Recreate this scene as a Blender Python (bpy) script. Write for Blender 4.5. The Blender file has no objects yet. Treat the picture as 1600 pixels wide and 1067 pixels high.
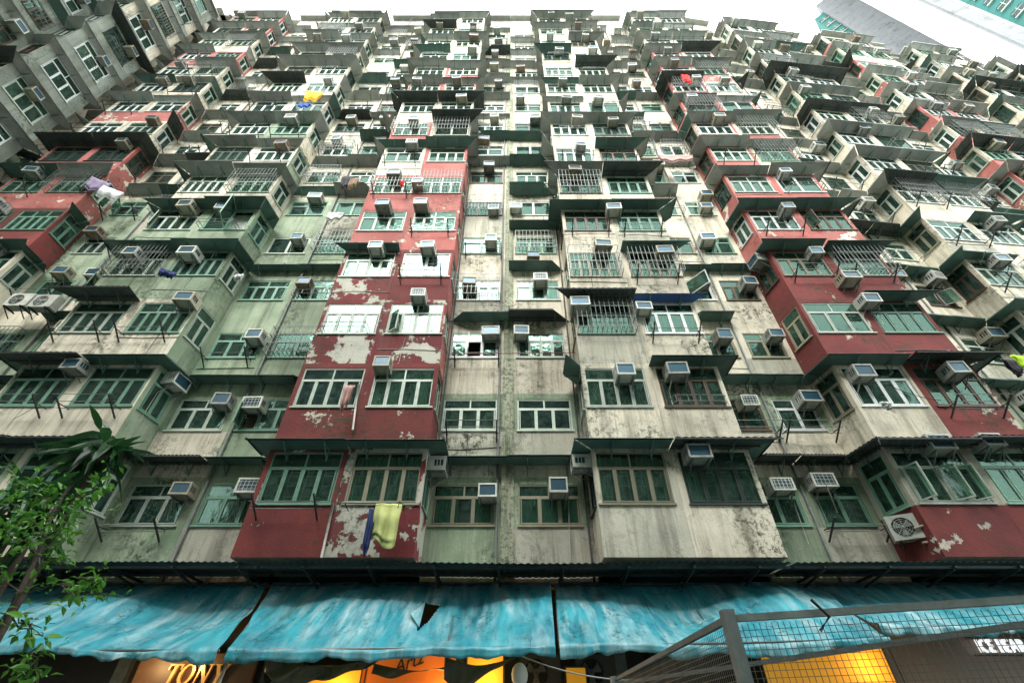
import bpy, math, random
from mathutils import Vector, Matrix, noise as mnoise
random.seed(7)
R = math.radians
C = bpy.context.scene.collection
scene = bpy.context.scene
# ------------------------------------------------------------------ camera, light, exposure
EYE = 1.6
PITCH = 40.8
cd = bpy.data.cameras.new('camera'); cam = bpy.data.objects.new('camera', cd); C.objects.link(cam)
cd.sensor_width = 36; cd.lens = 16.0; cd.clip_start = 0.05; cd.clip_end = 3000
cam.location = (0, 0, EYE); cam.rotation_euler = (R(90 + PITCH), 0, 0)
scene.camera = cam
SUN_EL, SUN_AZ = 40, 192
w = bpy.data.worlds.new('World'); scene.world = w; w.use_nodes = True
nt = w.node_tree; bg = nt.nodes['Background']
sky = nt.nodes.new('ShaderNodeTexSky'); sky.sky_type = 'NISHITA'; sky.sun_disc = False
sky.sun_elevation = R(SUN_EL); sky.sun_rotation = R(SUN_AZ); sky.air_density = 1.0; sky.dust_density = 4.0
hs = nt.nodes.new('ShaderNodeHueSaturation'); hs.inputs['Saturation'].default_value = 0.12
nt.links.new(sky.outputs[0], hs.inputs['Color'])
mx = nt.nodes.new('ShaderNodeMix'); mx.data_type = 'RGBA'; mx.inputs[0].default_value = 0.72
nt.links.new(hs.outputs[0], mx.inputs[6]); mx.inputs[7].default_value = (12.6, 13.2, 13.2, 1)   # even cloud cover
nt.links.new(mx.outputs[2], bg.inputs['Color']); bg.inputs['Strength'].default_value = 0.12
sd = bpy.data.lights.new('sun', 'SUN'); sd.energy = 1.5; sd.angle = R(28); sd.color = (1, .97, .92)
sun = bpy.data.objects.new('sun', sd); C.objects.link(sun)
sun.rotation_euler = (R(90 - SUN_EL), 0, R(180 - SUN_AZ))
vs = scene.view_settings; vs.view_transform = 'Standard'; vs.look = 'None'; vs.gamma = 1; vs.exposure = 1.95; vs.use_curve_mapping = False

CA, SA, FP = math.cos(R(PITCH)), math.sin(R(PITCH)), 16 / 36 * 1600
def at(px, py, Y):                 # the point of the plane at distance Y that a pixel of the 1600 px photograph shows
    r = (533.5 - py) / FP; t = (SA + CA * r) / (CA - SA * r); Z = t * Y
    return Vector(((px - 800) / FP * (Y * CA + Z * SA), Y, Z + EYE))

# ------------------------------------------------------------------ mesh helper
class MB:
    def __init__(s): s.v = []; s.f = []; s.m = []; s.sm = []
    def quad(s, a, b, c, d, m=0, sm=False):
        i = len(s.v); s.v += [tuple(a), tuple(b), tuple(c), tuple(d)]; s.f.append((i, i+1, i+2, i+3)); s.m.append(m); s.sm.append(sm)
    def box(s, x0, x1, y0, y1, z0, z1, m=0, M=None):
        p = [Vector((x, y, z)) for z in (z0, z1) for y in (y0, y1) for x in (x0, x1)]
        if M: p = [M @ q for q in p]
        i = len(s.v); s.v += [tuple(q) for q in p]
        for f in ((0,2,3,1), (4,5,7,6), (0,1,5,4), (2,6,7,3), (0,4,6,2), (1,3,7,5)):
            s.f.append(tuple(i+k for k in f)); s.m.append(m); s.sm.append(False)
    def tube(s, pts, r, n=6, m=0, cap=True, r1=None):
        pts = [Vector(p) for p in pts]; N = len(pts); base = len(s.v)
        for k, p in enumerate(pts):
            d = (pts[min(k+1, N-1)] - pts[max(k-1, 0)]).normalized()
            up = Vector((0,0,1)) if abs(d.z) < .9 else Vector((1,0,0))
            a = d.cross(up).normalized(); b = d.cross(a)
            rr = r if r1 is None else r + (r1 - r) * k / (N-1)
            for j in range(n):
                t = 2*math.pi*j/n; s.v.append(tuple(p + a*math.cos(t)*rr + b*math.sin(t)*rr))
        for k in range(N-1):
            for j in range(n):
                a_, b_ = base+k*n+j, base+k*n+(j+1) % n
                s.f.append((a_, b_, b_+n, a_+n)); s.m.append(m); s.sm.append(True)
        if cap:
            s.f.append(tuple(base+j for j in range(n))); s.m.append(m); s.sm.append(False)
            s.f.append(tuple(base+(N-1)*n+j for j in reversed(range(n)))); s.m.append(m); s.sm.append(False)
    def bar(s, a, b, wd, th=None, m=0):
        th = th or wd; a, b = Vector(a), Vector(b); d = (b-a); L = d.length; d.normalize()
        up = Vector((0,0,1)) if abs(d.z) < .95 else Vector((0,1,0))
        x = d.cross(up).normalized(); z = x.cross(d)
        M = Matrix(((x.x, d.x, z.x, a.x), (x.y, d.y, z.y, a.y), (x.z, d.z, z.z, a.z), (0,0,0,1)))
        s.box(-wd/2, wd/2, 0, L, -th/2, th/2, m, M)
    def grid(s, fn, nu, nv, m=0, sm=True):
        b = len(s.v)
        for j in range(nv+1):
            for i in range(nu+1): s.v.append(tuple(fn(i/nu, j/nv)))
        for j in range(nv):
            for i in range(nu):
                a = b + j*(nu+1) + i; s.f.append((a, a+1, a+nu+2, a+nu+1)); s.m.append(m); s.sm.append(sm)
    def prism(s, pts, y0, y1, m=0):   # polygon in xz extruded along y
        i = len(s.v); n = len(pts)
        s.v += [(p[0], y0, p[1]) for p in pts] + [(p[0], y1, p[1]) for p in pts]
        s.f.append(tuple(i+k for k in range(n))); s.m.append(m); s.sm.append(False)
        s.f.append(tuple(i+n+k for k in reversed(range(n)))); s.m.append(m); s.sm.append(False)
        for k in range(n):
            q = (k+1) % n; s.f.append((i+k, i+n+k, i+n+q, i+q)); s.m.append(m); s.sm.append(False)
    def mesh(s, name, mats):
        me = bpy.data.meshes.new(name); me.from_pydata(s.v, [], s.f)
        for m in (mats if isinstance(mats, (list, tuple)) else [mats]): me.materials.append(m)
        me.polygons.foreach_set('material_index', s.m); me.polygons.foreach_set('use_smooth', s.sm); me.update()
        return me
    def build(s, name, mats, parent=None, M=None, **kw):
        return link(name, s.mesh(name, mats), parent, M, **kw)
def link(name, me, parent=None, M=None, **kw):
    o = bpy.data.objects.new(name, me); C.objects.link(o)
    if parent: o.parent = parent
    if M is not None: o.matrix_local = M
    for k, v in kw.items(): o[k] = v
    return o
def tag(o, label, cat, group=None):
    o['label'] = label; o['category'] = cat
    if group: o['group'] = group
    return o
def thing(name, label, cat, M, group=None):
    o = bpy.data.objects.new(name, None); C.objects.link(o); o.empty_display_size = .1
    o.matrix_local = M if isinstance(M, Matrix) else Matrix.Translation(M)
    return tag(o, label, cat, group)

# ------------------------------------------------------------------ materials
class NT:
    def __init__(s, name):
        s.m = bpy.data.materials.new(name); s.m.use_nodes = True; s.t = s.m.node_tree; s.b = s.t.nodes['Principled BSDF']
        s.out = s.t.nodes['Material Output']
    def n(s, ty, **kw):
        x = s.t.nodes.new(ty)
        for k, v in kw.items(): setattr(x, k, v)
        return x
    def l(s, a, b): s.t.links.new(a, b)
    def pos(s, scale=(1,1,1)):
        g = s.n('ShaderNodeNewGeometry'); mp = s.n('ShaderNodeMapping'); mp.inputs['Scale'].default_value = scale
        s.l(g.outputs['Position'], mp.inputs[0]); return mp.outputs[0]
    def noise(s, sc, vec=None, det=5, rough=.6):
        x = s.n('ShaderNodeTexNoise'); x.inputs['Scale'].default_value = sc; x.inputs['Detail'].default_value = det; x.inputs['Roughness'].default_value = rough
        if vec: s.l(vec, x.inputs['Vector'])
        return x.outputs['Fac']
    def ramp(s, fac, a, b, ca=0, cb=1):
        x = s.n('ShaderNodeMapRange'); x.inputs[1].default_value = a; x.inputs[2].default_value = b; x.inputs[3].default_value = ca; x.inputs[4].default_value = cb
        s.l(fac, x.inputs[0]); return x.outputs[0]
    def mul(s, a, b):
        x = s.n('ShaderNodeMath', operation='MULTIPLY'); s.l(a, x.inputs[0])
        if isinstance(b, (int, float)): x.inputs[1].default_value = b
        else: s.l(b, x.inputs[1])
        return x.outputs[0]
    def mix(s, f, a, b):
        x = s.n('ShaderNodeMix', data_type='RGBA')
        if isinstance(f, (int, float)): x.inputs[0].default_value = f
        else: s.l(f, x.inputs[0])
        for v, k in ((a, 6), (b, 7)):
            if isinstance(v, tuple): x.inputs[k].default_value = (*v, 1)
            else: s.l(v, x.inputs[k])
        return x.outputs[2]
    def bump(s, h, st, dist=.02):
        x = s.n('ShaderNodeBump'); x.inputs['Strength'].default_value = st; x.inputs['Distance'].default_value = dist
        s.l(h, x.inputs['Height']); s.l(x.outputs[0], s.b.inputs['Normal'])
    def col(s, c, rough=.7, metal=0.0):
        if isinstance(c, tuple): s.b.inputs['Base Color'].default_value = (*c, 1)
        else: s.l(c, s.b.inputs['Base Color'])
        s.b.inputs['Roughness'].default_value = rough; s.b.inputs['Metallic'].default_value = metal
        return s.m

def plaster(name, base, alt, peel=None, peel_at=.62, moss=.5, dirt=.6, dirtcol=(.10,.10,.075)):
    k = NT(name); P = k.pos(); st = k.pos((2.6, 2.6, .22)); st2 = k.pos((9, 9, .5))
    oi = k.n('ShaderNodeObjectInfo').outputs['Random']
    c = k.mix(k.ramp(k.noise(.8, P), .3, .7), base, alt)
    tone = k.n('ShaderNodeHueSaturation'); k.l(c, tone.inputs['Color']); k.l(k.ramp(oi, 0, 1, .78, 1.12), tone.inputs['Value'])
    c = tone.outputs[0]
    if peel:
        reg = k.mul(k.ramp(k.noise(.45, P, 2), .42, .62, -.13, .03), 1.0); pn = k.n('ShaderNodeMath', operation='ADD'); k.l(k.noise(1.7, P, 10, .66), pn.inputs[0]); k.l(reg, pn.inputs[1]); pn = pn.outputs[0]
        pm = k.ramp(pn, peel_at, peel_at+.012)
        c = k.mix(pm, c, peel)
        rim = k.mul(k.ramp(pn, peel_at-.012, peel_at), k.ramp(pn, peel_at, peel_at+.02, 1, 0))
        c = k.mix(k.mul(rim, .6), c, (.05,.04,.03))
    c = k.mix(k.mul(k.ramp(k.noise(1, st, 7, .7), .47, .72), dirt), c, dirtcol)           # broad run-off streaks
    c = k.mix(k.mul(k.ramp(k.noise(1.4, st2, 4), .56, .75), dirt*.8), c, dirtcol)      # thin ones
    c = k.mix(k.mul(k.ramp(k.noise(28, P, 3), .6, .75), .35), c, (.09,.08,.06))        # specks
    m2 = k.mul(k.ramp(k.noise(.55, P, 4), .52-.05*moss, .66), k.ramp(k.noise(6, P, 8, .8), .49, .56))
    c = k.mix(k.mul(m2, .9), c, (.022,.035,.015))                                     # moss
    vo = k.n('ShaderNodeTexVoronoi', feature='DISTANCE_TO_EDGE'); vo.inputs['Scale'].default_value = .75
    wv = k.n('ShaderNodeVectorMath', operation='ADD'); ns = k.n('ShaderNodeTexNoise'); ns.inputs['Scale'].default_value = 2.5; k.l(P, ns.inputs['Vector'])
    k.l(P, wv.inputs[0]); k.l(ns.outputs['Color'], wv.inputs[1]); k.l(wv.outputs[0], vo.inputs['Vector'])
    crack = k.mul(k.ramp(vo.outputs['Distance'], 0, .006, 1, 0), k.ramp(k.noise(.9, P, 2), .5, .6))
    c = k.mix(k.mul(crack, .7), c, (.04,.04,.03))
    m = k.col(c, .88)
    h = k.noise(9, P, 8, .7)
    if peel:
        a = k.n('ShaderNodeMath', operation='SUBTRACT'); k.l(h, a.inputs[0]); k.l(k.mul(pm, .8), a.inputs[1]); h = a.outputs[0]
    k.bump(h, .55, .03)
    return m
def metal(name, a, b, rough=.5, sc=4, rust=.0, met=.0, bstr=.15):
    k = NT(name); P = k.pos(); oi = k.n('ShaderNodeObjectInfo').outputs['Random']
    c = k.mix(k.ramp(k.noise(sc, P, 6), .3, .7), a, b)
    t = k.n('ShaderNodeHueSaturation'); k.l(c, t.inputs['Color']); k.l(k.ramp(oi, 0, 1, .7, 1.2), t.inputs['Value']); c = t.outputs[0]
    if rust: c = k.mix(k.mul(k.ramp(k.noise(6, P, 8, .7), .58, .68), rust), c, (.10,.04,.02))
    m = k.col(c, rough, met); k.bump(k.noise(30, P, 3), bstr, .01); return m
CREAM = plaster('cream_plaster', (.69,.63,.50), (.54,.50,.39), dirt=.75, dirtcol=(.085,.075,.045))
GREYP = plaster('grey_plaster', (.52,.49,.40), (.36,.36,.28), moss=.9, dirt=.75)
SHADEW = plaster('wing_shade_plaster', (.30,.33,.28), (.17,.20,.165), moss=1.2, dirt=.8)  # wing plaster, base colour darkened to stand for shade in the narrow court
SHADEG = plaster('green_shade_plaster', (.35,.40,.285), (.17,.25,.155), moss=1.2, dirt=.7, dirtcol=(.04,.06,.035))  # base colour carries the green cast of shade on low and left walls
REDP = plaster('red_painted_plaster', (.20,.036,.031), (.11,.018,.016), peel=(.52,.47,.38), peel_at=.575, dirt=.35, dirtcol=(.06,.02,.02), moss=.1)
REDPEEL = plaster('peeling_red_plaster', (.175,.020,.022), (.12,.014,.016), peel=(.44,.43,.36), peel_at=.455, dirt=.3, moss=.2)
PINK = plaster('faded_red_plaster', (.44,.15,.13), (.30,.07,.06), peel=(.62,.55,.45), peel_at=.56, dirt=.4, moss=.2)
SHEET = metal('painted_sheet_metal', (.10,.19,.16), (.06,.12,.10), .5, 2, rust=.25)
GREYSHEET = metal('weathered_zinc_sheet', (.42,.43,.40), (.27,.29,.27), .5, 2, rust=.3)
BLUESHEET = metal('blue_sheet_metal', (.02,.09,.28), (.02,.06,.18), .5, 2)
DARKSHEET = metal('dark_corrugated_metal', (.07,.09,.08), (.035,.05,.045), .6, 3, rust=.5)
STEEL = metal('dark_steel', (.03,.035,.03), (.015,.018,.016), .6, 9, rust=.5)
GALV = metal('galvanised_steel', (.22,.24,.22), (.12,.14,.13), .45, 8, rust=.3, met=.4)
FRAME = metal('pale_window_frame', (.50,.55,.47), (.34,.40,.33), .5, 5)
FRAMEG = metal('green_window_frame', (.17,.32,.23), (.12,.24,.17), .5, 5)
FRAMEB = metal('tan_window_frame', (.30,.28,.19), (.22,.21,.14), .5, 5)
FRAMEW = metal('white_window_frame', (.68,.70,.68), (.52,.55,.53), .45, 5)
FRAMEN = metal('brown_window_frame', (.10,.06,.035), (.07,.04,.025), .5, 5)
FRAMED = metal('dark_window_frame', (.03,.05,.04), (.02,.035,.03), .5, 5)
ACW = metal('air_conditioner_enamel', (.58,.59,.53), (.38,.39,.33), .45, 5, rust=.45)
ACB = metal('beige_enamel', (.42,.38,.29), (.27,.25,.18), .5, 5, rust=.6)
ACG = metal('grimy_enamel', (.36,.37,.33), (.18,.19,.16), .55, 6, rust=.8)
ACR = metal('rusted_enamel', (.33,.27,.19), (.16,.10,.06), .7, 5, rust=1.0)
COIL = metal('condenser_coil', (.03,.10,.15), (.015,.045,.06), .35, 40, met=.3)
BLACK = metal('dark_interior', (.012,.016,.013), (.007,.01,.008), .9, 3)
PVC = metal('pvc_pipe', (.45,.44,.38), (.28,.27,.23), .5, 6)
def glassmat(name, tint, fac):
    k = NT(name); k.t.nodes.remove(k.b)
    tr = k.n('ShaderNodeBsdfTransparent'); tr.inputs[0].default_value = (*tint, 1)
    gl = k.n('ShaderNodeBsdfGlossy'); gl.inputs['Roughness'].default_value = .06; gl.inputs[0].default_value = (.30,.38,.36,1)
    df = k.n('ShaderNodeBsdfDiffuse'); df.inputs[0].default_value = (.16,.27,.22,1)
    P = k.pos(); bp = k.n('ShaderNodeBump'); bp.inputs['Strength'].default_value = .12; bp.inputs['Distance'].default_value = .05
    k.l(k.noise(2.5, P, 2), bp.inputs['Height']); k.l(bp.outputs[0], gl.inputs['Normal'])
    a = k.n('ShaderNodeMixShader'); k.l(k.ramp(k.noise(6, P, 5), .35, .8, .05, .3), a.inputs[0]); k.l(tr.outputs[0], a.inputs[1]); k.l(df.outputs[0], a.inputs[2])
    fr = k.n('ShaderNodeFresnel'); fr.inputs[0].default_value = 1.5
    fa = k.n('ShaderNodeMath', operation='MULTIPLY_ADD'); k.l(fr.outputs[0], fa.inputs[0]); fa.inputs[1].default_value = .75; fa.inputs[2].default_value = fac
    b = k.n('ShaderNodeMixShader'); k.l(fa.outputs[0], b.inputs[0]); k.l(a.outputs[0], b.inputs[1]); k.l(gl.outputs[0], b.inputs[2])
    k.l(b.outputs[0], k.out.inputs[0]); return k.m
GLASS = glassmat('window_glass', (.58,.82,.70), .03)
GLASSB = glassmat('blue_tinted_glass', (.18,.42,.62), .07)
def cloth(name, a, b, rough=.85, trans=0):
    k = NT(name); P = k.pos(); c = k.mix(k.ramp(k.noise(5, P), .3, .7), a, b); m = k.col(c, rough)
    k.bump(k.noise(60, P, 3), .3, .004); return m
CURT = [cloth('white_curtain', (.6,.62,.56), (.42,.46,.40)), cloth('green_curtain', (.08,.26,.15), (.05,.17,.10)), cloth('tan_curtain', (.24,.17,.10), (.15,.10,.06)),
        cloth('jade_curtain', (.22,.50,.38), (.14,.36,.27)), cloth('lilac_curtain', (.25,.20,.30), (.16,.13,.2)), cloth('blue_curtain', (.05,.15,.30), (.03,.09,.2))]

# ------------------------------------------------------------------ ground and surroundings
k = NT('wet_paving'); P = k.pos()
br = k.n('ShaderNodeTexBrick'); br.inputs['Scale'].default_value = 1.6; br.inputs['Color1'].default_value = (.10,.11,.10,1); br.inputs['Color2'].default_value = (.07,.08,.07,1); br.inputs['Mortar'].default_value = (.03,.03,.03,1); br.inputs['Mortar Size'].default_value = .012
k.l(P, br.inputs['Vector']); PAVE = k.col(br.outputs[0], .35)
g = MB(); g.box(-400, 400, -400, 400, -.5, 0); g.build('ground', PAVE, kind='structure')

# ------------------------------------------------------------------ windows
FM = {'p': FRAME, 'g': FRAMEG, 'b': FRAMEB, 'd': FRAMED, 'w': FRAMEW, 'n': FRAMEN}
cache = {}
def win_parts(W, H, cols, tr, style):
    key = (W, H, cols, tr, style)
    if key in cache: return cache[key]
    fm = FM[style]
    f = MB(); t = .045; d0, d1 = .02, .09
    zt = H*.69 if tr else H
    f.box(0, W, d0, d1, 0, t); f.box(0, W, d0, d1, H-t, H); f.box(0, t, d0+.002, d1-.002, t, H-t); f.box(W-t, W, d0+.002, d1-.002, t, H-t)
    if tr: f.box(t, W-t, d0+.004, d1-.004, zt-.03, zt+.03)
    f.box(-.03, W+.03, -.05, .1, -.045, -.001)                   # sill
    panes = []
    cw = (W - 2*t) / cols
    for i in range(cols):
        x0, x1 = t + i*cw, t + (i+1)*cw
        if i: f.box(x0-.022, x0+.022, d0+.006, d1-.006, t, zt-(.03 if tr else t))
        # sash of each casement stands a little proud of the fixed frame
        s_ = .028; a, b, c, d = x0+.022, x1-.022, t+.004, zt-.034 if tr else H-t-.004
        f.box(a, b, d0-.012, d0+.02, c, c+s_); f.box(a, b, d0-.012, d0+.02, d-s_, d); f.box(a, a+s_, d0-.010, d0+.018, c+s_, d-s_); f.box(b-s_, b, d0-.010, d0+.018, c+s_, d-s_)
        panes.append((x0+.03, x1-.03, t, zt-.03))
    if tr:
        tw = (W-2*t)/tr
        for i in range(tr):
            x0, x1 = t+i*tw, t+(i+1)*tw
            if i: f.box(x0-.022, x0+.022, d0+.006, d1-.006, zt+.03, H-t)
            panes.append((x0+.01, x1-.01, zt+.03, H-t))
    fme = f.mesh('window', fm)
    pm = []
    for (a, b, c, d) in panes:
        m = MB(); m.box(0, b-a, 0, .006, 0, d-c); pm.append((m.mesh('pane', GLASS), (a, .035, c)))
    j = MB()
    for (a, b, c, d) in panes: j.box(a, b, .035, .041, c, d)
    jm = j.mesh('glazing', GLASS)
    bars = MB(); r = .007
    for i in range(cols):
        x0, x1 = t+i*cw, t+(i+1)*cw; q = cw*.22; z0, z1 = t, zt
        for x in (x0+q, x1-q): bars.box(x-r, x+r, .12, .12+2*r, z0, z1)
        for z in (z0+.10*(z1-z0), z0+.2*(z1-z0), z0+.5*(z1-z0), z0+.8*(z1-z0), z0+.9*(z1-z0)): bars.box(x0+q, x1-q, .121, .119+2*r, z-r, z+r)
    plain = MB()
    for i in range(int(W/.13)): x = .07+i*.13; plain.box(x-r, x+r, .12, .12+2*r, t, zt)
    for z in (H*.2, H*.45): plain.box(t, W-t, .121, .119+2*r, z-r, z+r)
    cross = MB()
    for i in range(cols):
        x0, x1 = t+i*cw, t+(i+1)*cw
        cross.bar((x0, .13, t), (x1, .13, zt), .012); cross.bar((x1, .132, t), (x0, .132, zt), .012); cross.bar(((x0+x1)/2, .134, t), ((x0+x1)/2, .134, zt), .012)
    grilles = [bars.mesh('grille', FRAME), plain.mesh('grille', GALV), cross.mesh('grille', FRAME)]
    cache[key] = (fme, pm, jm, grilles, [])
    return cache[key]
ccache = {}
def curtain(W, H, ci, kind):
    key = (W, H, ci, kind)
    if key not in ccache:
        m = MB(); n = int(W*16)
        spans = {0: [(0.03, .97)], 1: [(.03, .42), (.62, .97)], 2: [(.03, .3)], 3: [(.5, .97)]}[kind]
        rr = random.Random(hash(key) & 999); ph = rr.random()*6; z0 = .02 if kind != 3 else H*.25
        for a, b in spans:
            nn = max(6, int(n*(b-a)*1.6))
            m.grid(lambda u, v: ((a+(b-a)*u)*W, .24 + .03*math.sin(u*nn*2.1+ph) + .012*math.sin(u*nn*5), z0 + (H-z0-.02)*v), nn*2, 1)
        ccache[key] = m.mesh('curtain', CURT[ci])
    return ccache[key]
def add_window(parent, M, W, H, cols, tr, style, n, rng, ci=None, blue=False, gi=None, allopen=False):
    fme, pm, jm, grilles, _ = win_parts(W, H, cols, tr, style)
    o = link('window', fme, parent, M)
    opened = -1
    if n < 6 and W > 1 and rng.random() < .16: opened = rng.randrange(cols)
    if n < 6:
        opens = set(range(cols)) - {1} if allopen else ({opened} if opened >= 0 else set())
        for i, (me, loc) in enumerate(pm):
            if i not in opens: link('pane', me, o, Matrix.Translation(loc)); continue
            wd = max(v.co.x for v in me.vertices); ht = max(v.co.z for v in me.vertices)
            c = MB(); c.box(0, wd, 0, .03, 0, .035); c.box(0, wd, 0, .03, ht-.035, ht); c.box(0, .035, 0, .03, .035, ht-.035); c.box(wd-.035, wd, 0, .03, .035, ht-.035)
            c.box(.035, wd-.035, .012, .018, .035, ht-.035, 1)
            c.build('casement', [FM[style], GLASS], o, Matrix.Translation((loc[0], -.02, loc[2])) @ Matrix.Rotation(-R(rng.uniform(45, 70) if allopen else rng.uniform(35, 85)), 4, 'Z'))
    else: link('glazing', jm, o)
    if blue and n < 6:
        for ch in o.children:
            if ch.name.startswith('pane'):
                me = ch.data.copy(); me.materials[0] = GLASSB; ch.data = me
    if ci is None: ci = rng.choice([0, 0, 0, 1, 1, 2, 3, 3, 4, 5])
    if rng.random() < .75 and not blue: link('curtain', curtain(W, H, ci, rng.choice([0, 0, 1, 1, 2, 3])), o)
    if n < 8 and rng.random() < .6: link('grille', grilles[rng.choice([0, 1, 2]) if gi is None else gi], o)
    return o

# ------------------------------------------------------------------ the facade plan (seen from above, left to right as seen from the court)
NF, FH = 15, 2.87
S_BAY, S_REC = 4.40 + EYE, 4.22 + EYE
HB, HR = 1.42, 1.14
ZTOP = S_BAY + FH*(NF-1) + HB + .25
P = []   # (point, kind, column) kind and column belong to the segment that starts at the point
def pt(x, y, kind, col): P.append((Vector((x, y, 0)), kind, col))
XW = -26.6
pt(XW, -12.0, 'recess', 'near wing recess'); pt(XW, -8.4, 'bayside', 'near wing bay'); pt(XW+1.1, -8.4, 'bayfront', 'near wing bay'); pt(XW+1.1, -4.1, 'bayside', 'near wing bay')
pt(XW, -4.1, 'recess', 'middle wing recess'); pt(XW, .0, 'bayside', 'middle wing bay'); pt(XW+1.1, .0, 'bayfront', 'middle wing bay'); pt(XW+1.1, 4.3, 'bayside', 'middle wing bay')
pt(XW, 4.3, 'recess', 'far wing recess'); pt(XW, 8.3, 'bayside', 'corner wing bay'); pt(XW+1.1, 8.3, 'bayone', 'corner wing bay'); pt(XW+1.1, 11.4, 'bayside', 'corner wing bay'); pt(XW, 11.4, 'plain', 'corner')
pt(XW, 12.4, 'recess', 'left corner recess')
def bay(a, b, yf, yb, col, wl=None, wr=None):
    pt(a, yb if wl is None else wl, 'bayside', col); pt(a, yf, 'bayfront', col); pt(b, yf if wr is None else wr, 'bayside', col)
pt(-23.7, 12.4, 'bayside', 'far left red bay'); pt(-23.7, 11.3, 'bayfront', 'far left red bay'); pt(-19.35, 11.3, 'bayside', 'far left red bay'); pt(-19.35, 12.4, 'recess', 'far left recess')
pt(-15.35, 12.4, 'bayside', 'left white bay'); pt(-15.35, 11.3, 'bayfront', 'left white bay'); pt(-11.05, 11.3, 'bayside', 'left white bay'); pt(-10.9, 12.4, 'recess', 'left recess')
pt(-6.6, 12.4, 'bayside', 'central red bay'); pt(-6.6, 11.35, 'bayfront', 'central red bay'); pt(-2.3, 11.35, 'bayside', 'central red bay'); pt(-2.3, 12.4, 'reclef', 'central recess')
pt(-.13, 12.4, 'recrig', 'central recess')
pt(2.15, 12.4, 'bayside', 'central white bay'); pt(2.15, 11.35, 'bayfront', 'central white bay'); pt(6.45, 11.35, 'bayside', 'central white bay'); pt(6.45, 12.4, 'recess', 'right recess')
pt(9.9, 12.4, 'bayside', 'right red bay'); pt(10.1, 11.3, 'bayfront', 'right red bay'); pt(14.4, 11.3, 'bayside', 'right red bay'); pt(14.4, 12.4, 'recess', 'far right recess')
pt(18.1, 12.85, 'bayside', 'far right white bay'); pt(18.25, 11.75, 'bayfront', 'far right white bay'); pt(22.5, 12.15, 'bayside', 'far right white bay'); pt(22.5, 13.3, 'recess', 'outer right recess')
pt(26.9, 13.8, 'bayside', 'outer right red bay'); pt(27.0, 12.7, 'bayfront', 'outer right red bay'); pt(31.3, 13.15, 'bayside', 'outer right red bay'); pt(31.2, 14.25, 'recess', 'stepped recess')
pt(35.4, 14.7, 'bayside', 'stepped white bay'); pt(35.5, 13.6, 'bayfront', 'stepped white bay'); pt(39.8, 14.1, 'bayside', 'stepped white bay'); pt(39.7, 15.2, 'recess', 'outer stepped recess')
pt(43.8, 15.8, 'bayside', 'end white bay'); pt(43.9, 14.7, 'bayfront', 'end white bay'); pt(48.1, 16.0, 'bayside', 'end white bay'); pt(47.8, 17.1, 'recess', 'end recess')
pt(52.5, 19.0, 'end', 'end')
# cut every bay front in two halves
Q = []
for i, (p, kd, col) in enumerate(P):
    if kd in ('bayfront', 'recess') and i+1 < len(P) and (P[i+1][0]-p).length > 3.3:
        mid = (p + P[i+1][0]) / 2
        Q.append((p, kd, col, 'left')); Q.append((mid, kd, col, 'right'))
    elif kd in ('reclef', 'recrig'): Q.append((p, 'recess', col, 'left' if kd == 'reclef' else 'right'))
    else: Q.append((p, kd, col, 'side' if kd == 'bayside' else ''))
pts = [q[0] for q in Q]; NS = len(pts) - 1
def nrm(a, b): d = (b-a).normalized(); return Vector((d.y, -d.x, 0))
def offset(o):
    out = []
    for i in range(len(pts)):
        ns = []
        if i > 0: ns.append(nrm(pts[i-1], pts[i]))
        if i < NS: ns.append(nrm(pts[i], pts[i+1]))
        if len(ns) == 1: v = ns[0]*o
        else:
            b = (ns[0]+ns[1]).normalized(); v = b * (o / max(.45, b.dot(ns[0])))
        out.append(pts[i]+v)
    return out
def seg_M(i, u=0, z=0, out=0):
    a, b = pts[i], pts[i+1]; d = (b-a).normalized(); n = nrm(a, b)
    p = a + d*u + n*out
    return Matrix(((d.x, -n.x, 0, p.x), (d.y, -n.y, 0, p.y), (0, 0, 1, z), (0, 0, 0, 1)))
def block_of(i):
    m = (pts[i]+pts[i+1])/2
    if Q[i][1] == 'plain' or m.x < XW+1.2 and m.y < 12: return 'wing'
    if m.x < -.13: return 'left'
    if m.x < 22.55: return 'right'
    return 'step'
B = {
 'wing': thing('apartment_building', 'cream apartment wing at upper left turning toward the viewer', 'apartment building', (XW, 0, 0), 'blocks of the apartment complex'),
 'left': thing('apartment_building', 'stained apartment block left of centre with the peeling red bay', 'apartment building', (-13, 13, 0), 'blocks of the apartment complex'),
 'right': thing('apartment_building', 'stained apartment block right of centre with the white and red bays', 'apartment building', (11, 13, 0), 'blocks of the apartment complex'),
 'step': thing('apartment_building', 'apartment block at upper right stepping back under the pale tower', 'apartment building', (37, 16, 0), 'blocks of the apartment complex')}
Binv = {k_: Matrix.Translation(-Vector(v.location)) for k_, v in B.items()}
ORD = ['first', 'second', 'third', 'fourth', 'fifth', 'sixth', 'seventh', 'eighth', 'ninth', 'tenth', 'eleventh', 'twelfth', 'thirteenth', 'fourteenth', 'fifteenth', 'sixteenth']

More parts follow.
